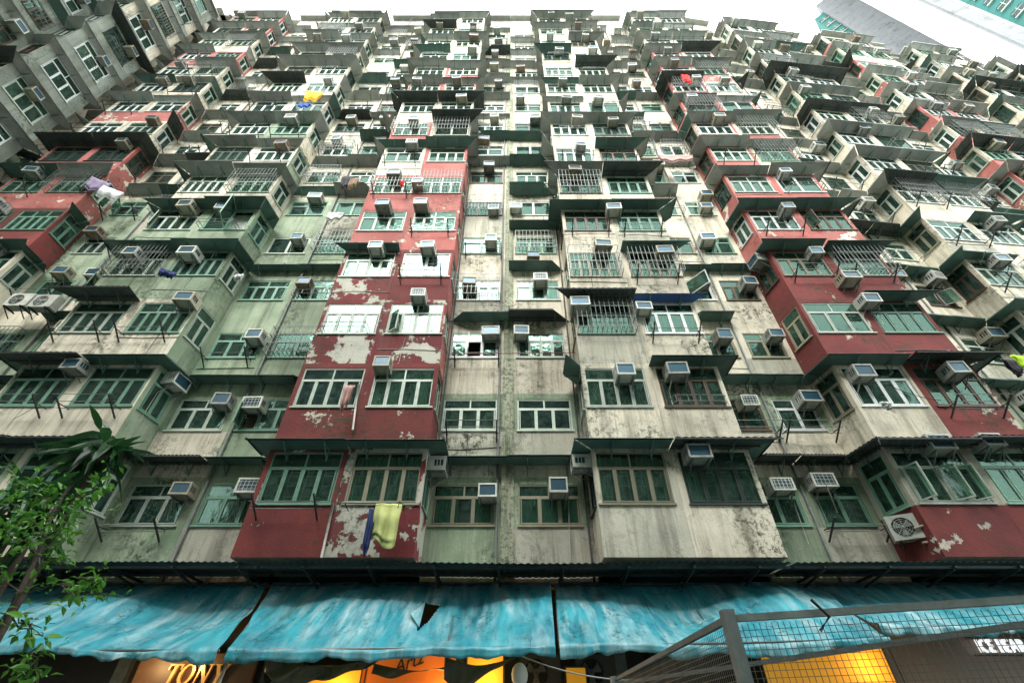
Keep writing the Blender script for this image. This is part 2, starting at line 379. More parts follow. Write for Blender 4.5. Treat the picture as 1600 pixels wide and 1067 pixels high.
def wall_mat(i, n):
    col = Q[i][2]; half = Q[i][3]
    rz = random.Random(i*53+n*7).random()
    if col == 'central red bay':
        if n == 0: return REDPEEL if half in ('right', 'side') else REDP
        if (n, half) in ((2, 'right'), (2, 'left'), (3, 'left')): return REDPEEL
        if n < 3: return REDP if half != 'side' or n == 1 else PINK
        if n < 6: return REDP if half == 'right' and n < 4 else PINK
        return PINK if n in (6, 9, 10) and half != 'left' or n in (7, 9) else CREAM
    if col == 'right red bay':
        if n == 1: return CREAM if half in ('left', 'side') else REDP
        if n in (6, 9) and half == 'right': return CREAM
        return REDP if n < 4 else (PINK if n < 12 else CREAM)
    if col == 'far left red bay': return REDP if n in (2, 4) else (CREAM if n in (3, 7, 9, 10, 12) else PINK)
    if col == 'outer right red bay': return CREAM if n in (5, 10, 13) else PINK
    if col == 'stepped white bay' and n in (8, 9): return PINK
    if 'wing' in col: return SHADEW
    if 'recess' in col and n == 0: return GREYP if half != 'left' else SHADEG
    if pts[i].x < -6 and n < 5 and random.Random(i*37+n).random() < .7: return SHADEG
    if pts[i].x < -9 and n < 9 and random.Random(i*37+n).random() < .4: return SHADEG
    return random.Random(i*31+n).choice([CREAM, CREAM, CREAM, GREYP])
# canopy tables for the lower rows: '-' none, 'c' sheet, 'k' corrugated, 'b' blue sheet
TAB = {
 ('left white bay', 'left'): 'kkkccc', ('left white bay', 'right'): 'kc-ccc', ('left white bay', 'side'): 'kc-ccc',
 ('left recess', 'left'): 'kc-c-c', ('left recess', 'right'): 'cc-c-c',
 ('central red bay', 'left'): 'c--c--', ('central red bay', 'right'): 'c-----', ('central red bay', 'side'): 'c-----',
 ('central recess', 'left'): 'c-c---', ('central recess', 'right'): 'c-kccc',
 ('central white bay', 'left'): 'c-k-cc', ('central white bay', 'right'): 'kcbcck', ('central white bay', 'side'): 'cc--cc',
 ('right recess', 'left'): 'kccc-c', ('right recess', 'right'): 'kc-c--',
 ('right red bay', 'left'): 'kc-ccc', ('right red bay', 'right'): 'kkcccc', ('right red bay', 'side'): 'kc-ccc',
 ('far right recess', 'left'): 'cccckc', ('far right recess', 'right'): 'cccckc'}
def canopy_kind(i, n):
    col, half = Q[i][2], Q[i][3]
    if 'wing' in col: return 'c' if (i*5+n*3) % 7 else 'k'
    t = TAB.get((col, half))
    if t and n < len(t): return t[n]
    r = random.Random(hash((col.count('e')*7+len(col), n, half == 'x')) & 0xffff); v = r.random()
    base = 'c' if v < .74 else ('k' if v < .86 else '-')
    r2 = random.Random(i*977 + n*13); v2 = r2.random()
    if Q[i][1] == 'recess' or base == '-': return 'c' if v2 < .75 else ('k' if v2 < .82 else '-')
    if Q[i][3] == 'side': return base
    return base if v2 < .8 else ('-' if v2 < .93 else 'k')

brk = MB(); brk.box(-.012, .012, -.46, 0, -.03, -.006); brk.box(-.010, .010, -.03, 0, -.34, -.02); brk.bar((0, -.42, -.03), (0, -.02, -.30), .022)
BRK = brk.mesh('bracket', SHEET)
cgc = {}
def cage(W, H):
    if (W, H) not in cgc:
        m = MB(); D = .38; r = .009
        for z in (0, H*.33, H*.66, H): m.box(-.02, W+.02, -D-r, -D+r, z-r, z+r); m.box(-.02-r, -.02+r, -D, 0, z-r*.9, z+r*.9); m.box(W+.02-r, W+.02+r, -D, 0, z-r*.9, z+r*.9)
        nb = int(W/.15)
        for k_ in range(nb+1): x = -.02+(W+.04)*k_/nb; m.box(x-r*.8, x+r*.8, -D-r*.8, -D+r*.8, r, H-r)
        for k_ in range(1, 3):
            for x in (-.02, W+.02): m.box(x-r*.8, x+r*.8, -D*k_/3-r, -D*k_/3+r, r, H-r)
        for k_ in range(nb+1): x = -.02+(W+.04)*k_/nb; m.box(x-r, x+r, -D+r, 0, -r*.8, r*.8)
        cgc[(W, H)] = m.mesh('window_cage', GALV)
    return cgc[(W, H)]
rngw = random.Random(21); rng_p = random.Random(22)
counts = {}
for i in range(NS):
    kd, col, half = Q[i][1], Q[i][2], Q[i][3]
    L = (pts[i+1]-pts[i]).length; bk = block_of(i); par = B[bk]; PI_ = Binv[bk]
    e = .003
    isbay = kd in ('bayfront', 'bayone', 'bayside')
    mid = (pts[i]+pts[i+1])/2; nn_ = nrm(pts[i], pts[i+1])
    visible = nn_.dot(-Vector((mid.x, mid.y, 0))) > 0
    S0, H = (S_BAY, HB) if isbay else (S_REC, HR)
    if kd == 'bayfront': W, cols, tr = min(1.9, round(L-.2, 2)), 4, 2
    elif kd == 'bayone': W, cols, tr = 1.9, 3, 2
    elif kd == 'bayside': W, cols, tr = .82, 2, 1
    elif kd == 'plain': W = 0
    else:
        if L > 2.05: W, cols, tr = 1.72, 3, 2
        elif L > 1.6: W, cols, tr = 1.3, 2, 2
        else: W = 0
    if kd == 'bayside' and not visible: W = 0
    u0 = (L-W)/2
    if kd == 'bayfront': u0 = (.06 if half == 'left' else L-W-.06) if 'red' not in col else (.12 if half == 'left' else L-W-.06)
    if col == 'central recess': u0 = .1 if half == 'left' else .3
    for n in range(NF):
        zs = S0 + n*FH; top = zs + FH
        pb = zs - (1.26 if isbay else 1.52)          # foot of the wall panel under the window
        mat = wall_mat(i, n)
        p = MB(); nseg = max(1, int(L/.5))
        # slightly uneven plaster face
        p.box(e, L-e, 0, .13, pb, zs-.046 if W else zs)
        p.build('wall_panel', mat, par, PI_ @ seg_M(i))
        q = MB(); mt = GREYP if col == 'right red bay' and n == 0 else (mat if n < 7 or rng_p.random() < .5 else CREAM) if isbay else (SHADEW if 'wing' in col else SHADEG if n < 2 or (mid.x < -6 and n < 6) else CREAM)
        if W:
            q.box(e, u0-.001, 0, .13, zs-.046, zs+H); q.box(u0+W+.001, L-e, 0, .13, zs-.046, zs+H)
            q.box(e, L-e, 0, .13, zs+H, pb+FH-.001)
        else: q.box(e, L-e, 0, .13, zs, pb+FH-.001)
        q.build('pier', mt, par, PI_ @ seg_M(i))
        if W:
            rg = random.Random(i*100+n)
            st = rg.choice('ppwwgbn') if n < 5 else rg.choice('ppwwwgdn')
            if mid.x < -6 and n < 6: st = rg.choice('ggpg')  # mostly green frames here, painting in the green shade of the lower left
            blue = False; ci = None; gi = None
            if col == 'central red bay':
                st = {0: 'g', 1: 'p'}.get(n, 'p')
                if n == 0 and half == 'right': st = 'b'; ci = 1; gi = 0
                if n == 0 and half == 'left': ci = 1; gi = 0
                if n == 1 and half == 'left': blue = True
            if col == 'central recess' and n == 0: st = 'b'; ci = 3; gi = 0
            if col == 'central recess' and n == 1: st = 'p'; blue = half == 'right'
            if col == 'central white bay' and n == 0: st = 'b' if half == 'left' else 'd'; ci = 2 if half == 'left' else 3; gi = 0
            cc, tt = cols, tr
            if n > 1 and W > 1.2:
                v = rg.random()
                if v < .22: cc = cols - 1
                elif v < .34: cc, tt = 2, 0
                elif v < .44: tt = 1
                elif v < .52: cc, tt = cols+1, cols-1
            if n > 2 and not blue and rg.random() < .07: blue = True
            add_window(par, PI_ @ seg_M(i, u0, zs), W, H, cc, tt, st, n, rg, ci, blue, gi, col == 'right red bay' and half == 'left' and n == 0)
            if n > 1 and W > 1.2 and rg.random() < .17:
                link('window_cage', cage(W, H), par, PI_ @ seg_M(i, u0, zs))
            if n > 0 and W > 1.2 and rg.random() < .3:      # conduit stapled under the sill
                cb = MB(); za = zs - rg.uniform(.15, .9); cb.tube([(-.1, -.012, za), (W*.4, -.012, za+rg.uniform(-.08, .08)), (W+.15, -.012, za+rg.uniform(-.1, .1))], .011, 5)
                if rg.random() < .5: xa = rg.uniform(.1, W-.1); cb.tube([(xa, -.014, zs-.05), (xa+rg.uniform(-.05, .05), -.014, zs-.7), (xa+rg.uniform(-.1, .1), -.014, zs-1.2)], .009, 5)
                cb.build('conduit', rg.choice([STEEL, PVC, GALV]), par, PI_ @ seg_M(i, u0, 0))
# floor slabs and dark rooms behind the facade, one body per block
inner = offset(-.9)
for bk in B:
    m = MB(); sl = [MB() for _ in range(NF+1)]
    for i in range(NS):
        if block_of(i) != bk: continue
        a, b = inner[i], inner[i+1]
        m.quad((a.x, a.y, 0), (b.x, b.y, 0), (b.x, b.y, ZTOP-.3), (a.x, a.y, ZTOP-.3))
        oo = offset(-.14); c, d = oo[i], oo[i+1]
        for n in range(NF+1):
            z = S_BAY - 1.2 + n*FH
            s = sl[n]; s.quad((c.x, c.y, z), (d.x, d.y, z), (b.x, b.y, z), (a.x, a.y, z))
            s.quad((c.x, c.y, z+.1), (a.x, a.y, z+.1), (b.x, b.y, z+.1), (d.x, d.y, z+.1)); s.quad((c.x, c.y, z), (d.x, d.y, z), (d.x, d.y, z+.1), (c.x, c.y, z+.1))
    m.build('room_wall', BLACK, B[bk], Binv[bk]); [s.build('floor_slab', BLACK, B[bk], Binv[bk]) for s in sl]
# roof parapets, soffits, and the mass of the blocks behind
back = offset(-1.0); o0 = offset(0)
for bk, bx in (('left', (XW-.5, -.13)), ('right', (-.13, 22.5))):
    m = MB()
    m.box(bx[0], bx[1], 13.6, 24, 0, ZTOP-.4); m.build('rear_block', CREAM, B[bk], Binv[bk])
m = MB(); m.box(XW-12, XW-1.2, -12, 24, 0, ZTOP-.4); m.build('rear_block', CREAM, B['wing'], Binv['wing'])
m = MB(); m.box(22.6, 52.4, 20.2, 30, 0, ZTOP-.4); m.build('rear_block', CREAM, B['step'], Binv['step'])
for bk in B:
    m = MB()
    for i in range(NS):
        if block_of(i) != bk: continue
        L = (pts[i+1]-pts[i]).length; z0 = (S_BAY - 1.26 if 'bay' in Q[i][1] else S_REC-1.52) + NF*FH
        zt_ = ZTOP+(.2 if 'bay' in Q[i][1] else 3.3)
        m.box(.003, L-.003, .002, .13, z0, zt_, 0, seg_M(i)); m.box(.004, L-.004, -.42, .3, zt_+.002, zt_+.10, 1, seg_M(i))
        a, b, c, d = o0[i], o0[i+1], offset(-1.2)[i+1], offset(-1.2)[i]
        m.quad((a.x, a.y, ZTOP-.35), (b.x, b.y, ZTOP-.35), (c.x, c.y, ZTOP-.35), (d.x, d.y, ZTOP-.35))
        zb = S_BAY-1.27 if 'bay' in Q[i][1] else S_REC-1.53
        m.quad((a.x, a.y, zb), (d.x, d.y, zb), (c.x, c.y, zb), (b.x, b.y, zb))
        m.quad((d.x, d.y, 0), (c.x, c.y, 0), (c.x, c.y, zb), (d.x, d.y, zb))
    m.build('roof_parapet', [GREYP, GREYSHEET], B[bk], Binv[bk])
# underside of the bays: close the gap between recess line and bay front
so = {'left': MB(), 'right': MB(), 'wing': MB(), 'step': MB()}
for i in range(1, NS-1):
    if Q[i][1] in ('bayfront', 'bayone'):
        j0 = i if Q[i-1][1] == 'bayside' else None
        if j0 is None: continue
        j1 = i+1 if Q[i+1][1] == 'bayside' else i+2
        a, b, c, d = pts[i-1], pts[i], pts[j1], pts[j1+1]
        for z in (S_BAY-1.262, ZTOP+.1): so[block_of(i)].quad(*[(v.x, v.y, z) for v in (a, b, c, d)])
for bk in so: so[bk].build('bay_soffit', GREYP, B[bk], Binv[bk])
# ------------------------------------------------------------------ canopies
rc = random.Random(5)
for n in range(NF):
    pr = .5 if n < 2 else rc.uniform(.42, .56)
    po = {'c': offset(pr), 'k': offset(pr+.18), 'b': offset(pr-.12), 's': offset(pr-.15), 'l': offset(pr+.09)}
    for i in range(NS):
        kd = canopy_kind(i, n)
        if kd == '-' or Q[i][1] in ('plain', 'end'): continue
        if n == NF-1: kd = 'c'
        bk = block_of(i); par = B[bk]
        isbay = 'bay' in Q[i][1]
        a, b = pts[i], pts[i+1]; vv = random.Random(i*17+n*3).random(); pk = kd if kd != 'c' or n < 3 or vv < .45 else ('s' if vv < .75 else 'l'); oa, ob = po[pk][i], po[pk][i+1]
        # a free end stops square
        dl = (b-a).normalized(); nv = nrm(a, b)
        rr = random.Random(i*7+n*131)
        z = S_BAY + n*FH + HB + .09 + (rr.uniform(-.02, .03) if n < 3 else rr.uniform(-.07, .08))
        if not isbay: z = S_REC + n*FH + 1.72
        drop = rr.uniform(-.09, .0) if kd != 'k' else rr.uniform(-.05, .03)
        if n > 4: drop -= .12
        if i % 2: z += .006
        mt = {'c': SHEET if n < 5 or rr.random() < .25 - .03*(n-6) else GREYSHEET, 'k': DARKSHEET, 'b': BLUESHEET}[kd]
        c = MB()
        L = (b-a).length
        if kd == 'k':
            nu = max(6, int(L/.038)); amp = .014
            for lay in (0, .004):
                c.grid(lambda u, v: (a.lerp(b, u)*(1-v) + oa.lerp(ob, u)*v) + Vector((0,0, z+lay - drop*v + amp*math.sin(u*nu*math.pi/2))), nu, 1, sm=True)
            for t in (.35, .98):
                p0, p1 = a.lerp(oa, t), b.lerp(ob, t); c.bar((p0.x, p0.y, z-.035-drop*t), (p1.x, p1.y, z-.035-drop*t), .03, m=1)
        else:
            A0, B0, OA, OB = (Vector((v.x, v.y, z - dz)) for v, dz in ((a, 0), (b, 0), (oa, drop), (ob, drop)))
            dn = Vector((0, 0, -.008)); lp = Vector((0, 0, -.05))
            c.quad(A0, B0, OB, OA); c.quad(A0+dn, OA+dn, OB+dn, B0+dn); c.quad(OA, OB, OB+lp, OA+lp)
            c.quad(OA+dn, OA+lp, OB+lp, OB+dn); c.quad(A0, OA, OA+dn, A0+dn); c.quad(B0, B0+dn, OB+dn, OB)
        nb = max(1, int(L/.85)) if L > 1.5 else 1
        spots = [(j+.5)/nb*L for j in range(nb)]
        if n >= 5:
            for u in spots:
                M_ = seg_M(i, u, z)
                c.box(-.014, .014, -pr*.92, 0, -.05, -.014, 1, M_)
                c.bar(M_ @ Vector((0, -pr*.85, -.03)), M_ @ Vector((0, -.02, -.3)), .022, m=1)
        o = c.build('canopy', [mt, STEEL if kd == 'k' else SHEET], par, Binv[bk])
        if n < 5:
            for u in spots: link('bracket', BRK, o, seg_M(i, u, z-.006) )
# party wall pilaster, stained
m = MB(); m.box(-.30, .05, 12.345, 12.4, 3.0+EYE*.6, ZTOP-.5); m.build('pilaster', plaster('mossy_plaster', (.36,.36,.27), (.22,.25,.16), moss=7, dirt=1.0, dirtcol=(.03,.045,.02)), B['right'], Binv['right'])

exec_later = []
# ------------------------------------------------------------------ air conditioners
def ac_meshes(kind):
    w_, h_, d_ = .56, .40, .48
    en = ACW if kind != 1 else ACB
    c = MB(); t = .02
    c.box(-w_/2, w_/2, -d_, .06, 0, t); c.box(-w_/2, w_/2, -d_, .06, h_-t, h_)
    for s in (-1, 1):
        x = s*w_/2
        for (y0, y1) in ((-d_, -d_+.06), (-.16, .06)): c.box(min(x, x-s*t), max(x, x-s*t), y0, y1, t, h_-t)
        c.box(min(x, x-s*t), max(x, x-s*t), -d_+.06, -.16, t, .12); c.box(min(x, x-s*t), max(x, x-s*t), -d_+.06, -.16, h_-.10, h_-t)
    fr = .045
    c.box(-w_/2+.002, w_/2-.002, -d_-.012, -d_+.01, .002, fr+.01); c.box(-w_/2+.002, w_/2-.002, -d_-.012, -d_+.01, h_-fr, h_-.002)
    c.box(-w_/2+.002, -w_/2+fr, -d_-.010, -d_+.01, fr+.01, h_-fr); c.box(w_/2-fr, w_/2-.002, -d_-.010, -d_+.01, fr+.01, h_-fr)
    co = MB(); co.box(-w_/2+.03, w_/2-.03, -d_+.012, -.02, .03, h_-.03)
    gr = MB()
    if kind == 2:
        for k_ in range(1, 6): x = -w_/2 + w_*k_/6; gr.box(x-.006, x+.006, -d_-.014, -d_-.004, fr, h_-fr)
        for k_ in range(1, 4): z = h_*k_/4; gr.box(-w_/2+fr, w_/2-fr, -d_-.010, -d_+.002, z-.006, z+.006)
    for s in (-1, 1):
        for k_ in range(1, 3):
            y = -d_+.06 + (d_-.22)*k_/3; x = s*w_/2; gr.box(min(x, x-s*.015), max(x, x-s*.015), y-.012, y+.012, .12, h_-.10)
    br_ = MB()
    br_.box(-w_*.36, w_*.36, -.06, -.03, -.028, -.004)
    for x in (-w_*.36, w_*.36): br_.box(x-.014, x+.014, -d_*.9, 0, -.03, -.002); br_.bar((x, -d_*.8, -.03), (x, 0, -.26), .022)
    return c, co, gr, br_, en
ACK = []
for kd in range(6):
    c, co, gr, br_, en = ac_meshes(kd % 3)
    if kd > 2: en = [ACG, ACR, ACG][kd-3]
    parts = [('casing', c.mesh('casing', en)), ('coil', co.mesh('coil', COIL)), ('grille', gr.mesh('grille', en)), ('bracket', br_.mesh('bracket', GALV))]
    j = MB()
    for mi, mb in ((0, c), (1, co), (0, gr), (2, br_)):
        off = len(j.v); j.v += mb.v; j.f += [tuple(q+off for q in f) for f in mb.f]; j.m += [mi]*len(mb.f); j.sm += mb.sm
    ACK.append((parts, j.mesh('air_conditioner', [en, COIL, GALV])))
ac_labels = set(); ac_count = 0
ADJ = ['white boxy', 'beige rusting', 'white grilled']
def add_ac(M, kd, col, where, n):
    global ac_count
    lab = f"{ADJ[kd]} air conditioner, {where} on the {col}, {ORD[n]} row above awning"
    assert len(lab.split()) <= 16, lab
    lab0 = lab
    if lab in ac_labels: lab = lab.replace(' on the', ' beside another on', 1)
    if lab in ac_labels: return
    ac_labels.add(lab); ac_count += 1
    parts, joined = ACK[kd + 3*(random.random() < .4)]
    M = M @ Matrix.Diagonal((random.uniform(.88, 1.2), random.uniform(.8, 1.1), random.uniform(.88, 1.12), 1))
    if n < 7:
        o = thing('air_conditioner', lab, 'air conditioner', M, 'air conditioners hung on the facade')
        for nm, me in parts: link(nm, me, o)
        if random.random() < .45:
            h_ = MB(); sx_ = random.choice((-.2, .2)); L_ = random.uniform(.3, 1.3); h_.tube([(sx_, -.3, 0), (sx_+.02, -.28, -.12), (sx_*1.3, -.08, -.3), (sx_*1.2, -.02, -.3-L_)], .009, 5); h_.build('drain_hose', random.choice([PVC, STEEL, ACB]), o)
    else:
        o = link('air_conditioner', joined, None, M); tag(o, lab, 'air conditioner', 'air conditioners hung on the facade')
segix = {}
for i in range(NS): segix.setdefault((Q[i][2], Q[i][3] or 'left'), i)
def side_seg(col, visible_only=True):
    for i in range(NS):
        if Q[i][2] == col and Q[i][3] == 'side':
            mid = (pts[i]+pts[i+1])/2
            if nrm(pts[i], pts[i+1]).dot(-Vector((mid.x, mid.y, 0))) > 0: return i
def ac_px(px, py, col, half, n, kd=0):
    i = segix[(col, half)]; a = pts[i]; Y = a.y - .48
    p = at(px, py, Y); u = (p - a).dot((pts[i+1]-a).normalized())
    M = seg_M(i, u, p.z - .2) @ Matrix.Rotation(R(random.uniform(-3, 3)), 4, 'Z') @ Matrix.Rotation(R(random.uniform(-3, 3)), 4, 'X')
    add_ac(M, kd, col, half + ' one', n)
for row in [
 (762,765,'central recess','left',0,0), (873,758,'central recess','right',0,0),
 (595,562,'central red bay','right',1,1), (653,455,'central red bay','right',2,2), (587,381,'central red bay','left',3,0), (668,380,'central red bay','right',3,0),
 (598,316,'central red bay','left',4,0), (657,313,'central red bay','right',4,1), (615,268,'central red bay','left',5,0), (652,280,'central red bay','right',5,0),
 (767,513,'central recess','left',2,0), (814,513,'central recess','right',2,0), (732,436,'central recess','left',3,1), (845,432,'central recess','right',3,2), (767,372,'central recess','left',4,0),
 (833,396,'central recess','right',4,1), (771,321,'central recess','left',5,0), (806,318,'central recess','right',5,0),
 (1093,704,'central white bay','right',0,0), (978,577,'central white bay','left',1,0), (1060,574,'central white bay','right',1,0), (907,471,'central white bay','left',2,0), (1007,473,'central white bay','right',2,0),
 (942,380,'central white bay','left',3,1), (1040,388,'central white bay','right',3,1), (960,322,'central white bay','left',4,0),
 (1225,753,'right recess','left',0,2), (1290,747,'right recess','right',0,2), (1173,622,'right recess','left',1,2), (1268,619,'right recess','right',1,0), (1132,520,'right recess','left',2,0), (1213,518,'right recess','right',2,0),
 (1100,435,'right recess','left',3,0), (1172,437,'right recess','right',3,0), (1107,370,'right recess','left',4,0), (1105,318,'right recess','left',5,0),
 (1475,689,'right red bay','left',0,0), (1553,684,'right red bay','right',0,0), (1353,577,'right red bay','left',1,0), (1500,574,'right red bay','right',1,0), (1362,463,'right red bay','right',2,0),
 (1278,387,'right red bay','left',3,0), (1232,322,'right red bay','left',4,0), (1330,430,'right red bay','right',3,1),
 (280,760,'left recess','left',0,1), (385,757,'left recess','right',0,2), (342,621,'left recess','left',1,0), (392,625,'left recess','right',1,2), (395,521,'left recess','left',2,0), (472,435,'left recess','right',3,1), (463,367,'left recess','right',4,0),
 (112,566,'left white bay','left',1,0), (285,462,'left white bay','right',2,1), (203,392,'left white bay','left',3,0), (292,390,'left white bay','right',3,0), (290,318,'left white bay','left',4,1), (343,318,'left white bay','right',4,0)]:
    ac_px(*row)
for col, n, kd in (('central red bay', 0, 0), ('central white bay', 0, 0), ('left white bay', 1, 0), ('right red bay', 3, 0)):
    i = side_seg(col); L = (pts[i+1]-pts[i]).length
    add_ac(seg_M(i, L*.6, S_BAY+n*FH+HB-.35), kd, col, 'side one', n)
done = {('central', 5), ('right r', 4), ('left', 4)}
ra = random.Random(77)
low = {'central recess': 6, 'central red bay': 6, 'central white bay': 5, 'right recess': 5, 'right red bay': 5, 'left recess': 5, 'left white bay': 5}
for i in range(NS):
    kd, col, half = Q[i][1], Q[i][2], Q[i][3]
    if kd in ('plain', 'end', 'bayside'): continue
    L = (pts[i+1]-pts[i]).length
    for n in range(low.get(col, 1), NF):
        pr = .6 if abs(pts[i].x) < 12 else (.5 if 'wing' in col else .36)
        if ra.random() > pr: continue
        if col == 'near wing recess' or (col == 'near wing bay' and n < 4): continue
        isbay = 'bay' in kd
        u = L*ra.uniform(.25, .75); z = (S_BAY+n*FH+HB-.36 if isbay else S_REC+n*FH+HR-.1) + ra.uniform(-.12, .12)
        M = seg_M(i, u, z) @ Matrix.Rotation(R(ra.uniform(-4, 4)), 4, 'Z') @ Matrix.Rotation(R(ra.uniform(-4, 4)), 4, 'X')
        add_ac(M, ra.choice([0, 0, 1, 1, 2]), col, (half or 'only') + ' one', n)
print('AC', ac_count)
#PART2
# ------------------------------------------------------------------ towers beyond the roofline and the block across the court
TILEG = plaster('grey_tower_tile', (.25,.26,.27), (.21,.22,.23), dirt=.15, moss=0)
TEAL = plaster('teal_tower_tile', (.03,.19,.17), (.025,.15,.14), dirt=.15, moss=0)
def tower(label, foot, H, faces, rows):
    t = thing('tower_block', label, 'tower', (foot[0][0], foot[0][1], 0), 'towers behind the roofline')
    inv = Matrix.Translation((-foot[0][0], -foot[0][1], 0))
    for i in range(len(foot)):
        a, b = Vector((*foot[i], 0)), Vector((*foot[(i+1) % len(foot)], 0))
        mat, win, hh = faces[i]
        m = MB(); L = (b-a).length; d = (b-a).normalized(); n = Vector((d.y, -d.x, 0))
        M = Matrix(((d.x, -n.x, 0, a.x), (d.y, -n.y, 0, a.y), (0, 0, 1, 0), (0, 0, 0, 1)))
        m.box(.01, L-.01, 0, .3, 0, hh, 0, M)
        if mat is TILEG:
            q = MB()
            for z in range(6, int(hh), 3): q.box(.02, L-.02, -.02, 0, z, z+.05, 0, M)
            q.build('joint_band', TILEG, t, inv)
        m.build('wall', mat, t, inv)
        if win:
            gm = MB(); gm.box(0, 1.5, -.12, 0, 0, 1.4); gm.box(.75, .8, -.16, -.12, 0, 1.4, 1); gm.box(0, 1.5, -.16, -.12, .95, 1.0, 1); gm.box(-.1, 1.6, -.3, -.0, -.15, -.01, 1)
            gme = gm.mesh('window', [GLASSB, FRAME])
            c = 0
            for z in range(int(hh)-3, int(hh)-3-3*rows, -3):
                for k_ in range(win):
                    link('window', gme, t, inv @ M @ Matrix.Translation((L*(k_+.5)/win-.75, 0, z)))
    m = MB(); m.quad(*[(x, y, H-1) for x, y in (foot*2)[:4]]); m.build('roof', TILEG, t, inv)
    return t
tower('pale tower slab with blank grey end wall rising behind the roofline', [(74, 30.6), (77.4, 27), (86, 34), (82.6, 38)], 136, [(TILEG, 0, 136), (TILEG, 0, 136), (TILEG, 0, 136), (TILEG, 0, 136)], 0)
tower('lower teal tower wing with white framed windows beside the pale tower', [(73.2, 32.5), (74.6, 31.1), (82.4, 38.4), (81, 40)], 132.6, [(TEAL, 1, 132.6), (TEAL, 0, 132.6), (TEAL, 0, 132.6), (TEAL, 0, 132.6)], 22)
tower('tall tower at the top right corner with grey wall and teal windowed side', [(70, 20.9), (72, 19.6), (75, 6), (90, 12)], 190, [(TILEG, 0, 190), (TEAL, 5, 190), (TILEG, 0, 190), (TILEG, 0, 190)], 42)
OPP = plaster('green_bounce_tile', (.12,.24,.17), (.09,.18,.13), dirt=.4, moss=.3)  # green chosen to bounce tinted light onto the lower facade
ob = thing('unseen_bounce_block', 'unseen green tiled apartment block across the court behind the viewer', 'apartment building', (0, -13, 0))  # unseen block, green tile and height set for bounce and shade
iv = Matrix.Translation((0, 13, 0))
m = MB(); m.box(-26, 40, -25, -16, 0, 36); m.build('wall', OPP, ob, iv)  # out of view; height set to shade the lower floors
gm = MB(); gm.box(0, 1.6, 0, .1, 0, 1.3); gm.box(.78, .82, .1, .14, 0, 1.3, 1); gme = gm.mesh('window', [GLASSB, FRAME])
for n in range(2, 11):
    for k_ in range(20): link('window', gme, ob, iv @ Matrix.Translation((-24+3.1*k_, -16, 1.2+3*n)))

# ------------------------------------------------------------------ ledge above the shops
ld = thing('shop_canopy', 'long dark corrugated ledge running along above the blue awnings', 'canopy', (0, 12, EYE+2.95))
iv = Matrix.Translation((0, -12, -EYE-2.95))
ol = offset(1.28); z0 = EYE + 2.92
m = MB(); fb = MB(); fl = MB()
for i in range(NS):
    if pts[i].x < XW+2 and pts[i].y < 12: continue
    if pts[i].x > 23: break
for (xa, xb) in ((-24, -5.7), (-5.6, 6.2), (6.3, 24)):
    nu = int((xb-xa)/.04)
    m.grid(lambda u, v: (xa+(xb-xa)*u, 12.39-1.55*v, z0+.05-.08*v+.015*math.sin(u*nu*math.pi/2)+.02*math.sin(u*9)), nu, 1)
    fb.box(xa, xb, 10.95, 11.0, z0-.12, z0-.07); fb.box(xa, xb, 11.7, 11.75, z0-.10, z0-.05)
    fb.box(xa, xb, 12.1, 12.2, z0-.22, z0-.18)
x = -23.5
while x < 24: fb.bar((x, 10.9, z0-.10), (x, 12.38, z0-.12), .05); fb.bar((x+.01, 11.0, z0-.13), (x+.01, 12.37, z0-.32), .04); x += 1.45
m.build('corrugated_sheet', DARKSHEET, ld, iv); fb.build('beam', STEEL, ld, iv)
# ------------------------------------------------------------------ blue tarpaulin awnings
def tarpmat(name, a, b, c_):
    k = NT(name); P = k.pos(); st = k.pos((3.0, .5, .5)); s3 = k.pos((1.3, .8, .8))
    c = k.mix(k.ramp(k.noise(.9, s3, 4), .38, .62), a, b)
    patch = k.ramp(k.noise(.8, s3, 5), .36, .58)
    c = k.mix(k.mul(k.ramp(k.noise(1.6, st, 6, .6), .42, .66), k.mul(patch, .9)), c, c_)             # chalky worn patches
    c = k.mix(k.mul(k.ramp(k.noise(2.4, st, 8, .72), .5, .72), .55), c, (.01,.05,.055))               # dirt runs down the slope
    c = k.mix(k.mul(k.mul(k.ramp(k.noise(1.1, s3, 3), .5, .62), k.ramp(k.noise(9, P, 8, .8), .5, .6)), .8), c, (.015,.035,.03))  # mould
    m = k.col(c, .3)
    k.l(k.ramp(k.noise(2.5, P, 5), .3, .7, .22, .5), k.b.inputs['Roughness'])
    wv = k.noise(260, P, 1)
    k.bump(k.noise(4, P, 6, .55), .35, .04)
    return m
TARP = tarpmat('blue_tarpaulin', (.03,.22,.28), (.05,.34,.40), (.40,.56,.57))
OLIVE = tarpmat('olive_tarpaulin', (.06,.065,.03), (.09,.08,.04), (.12,.12,.08))
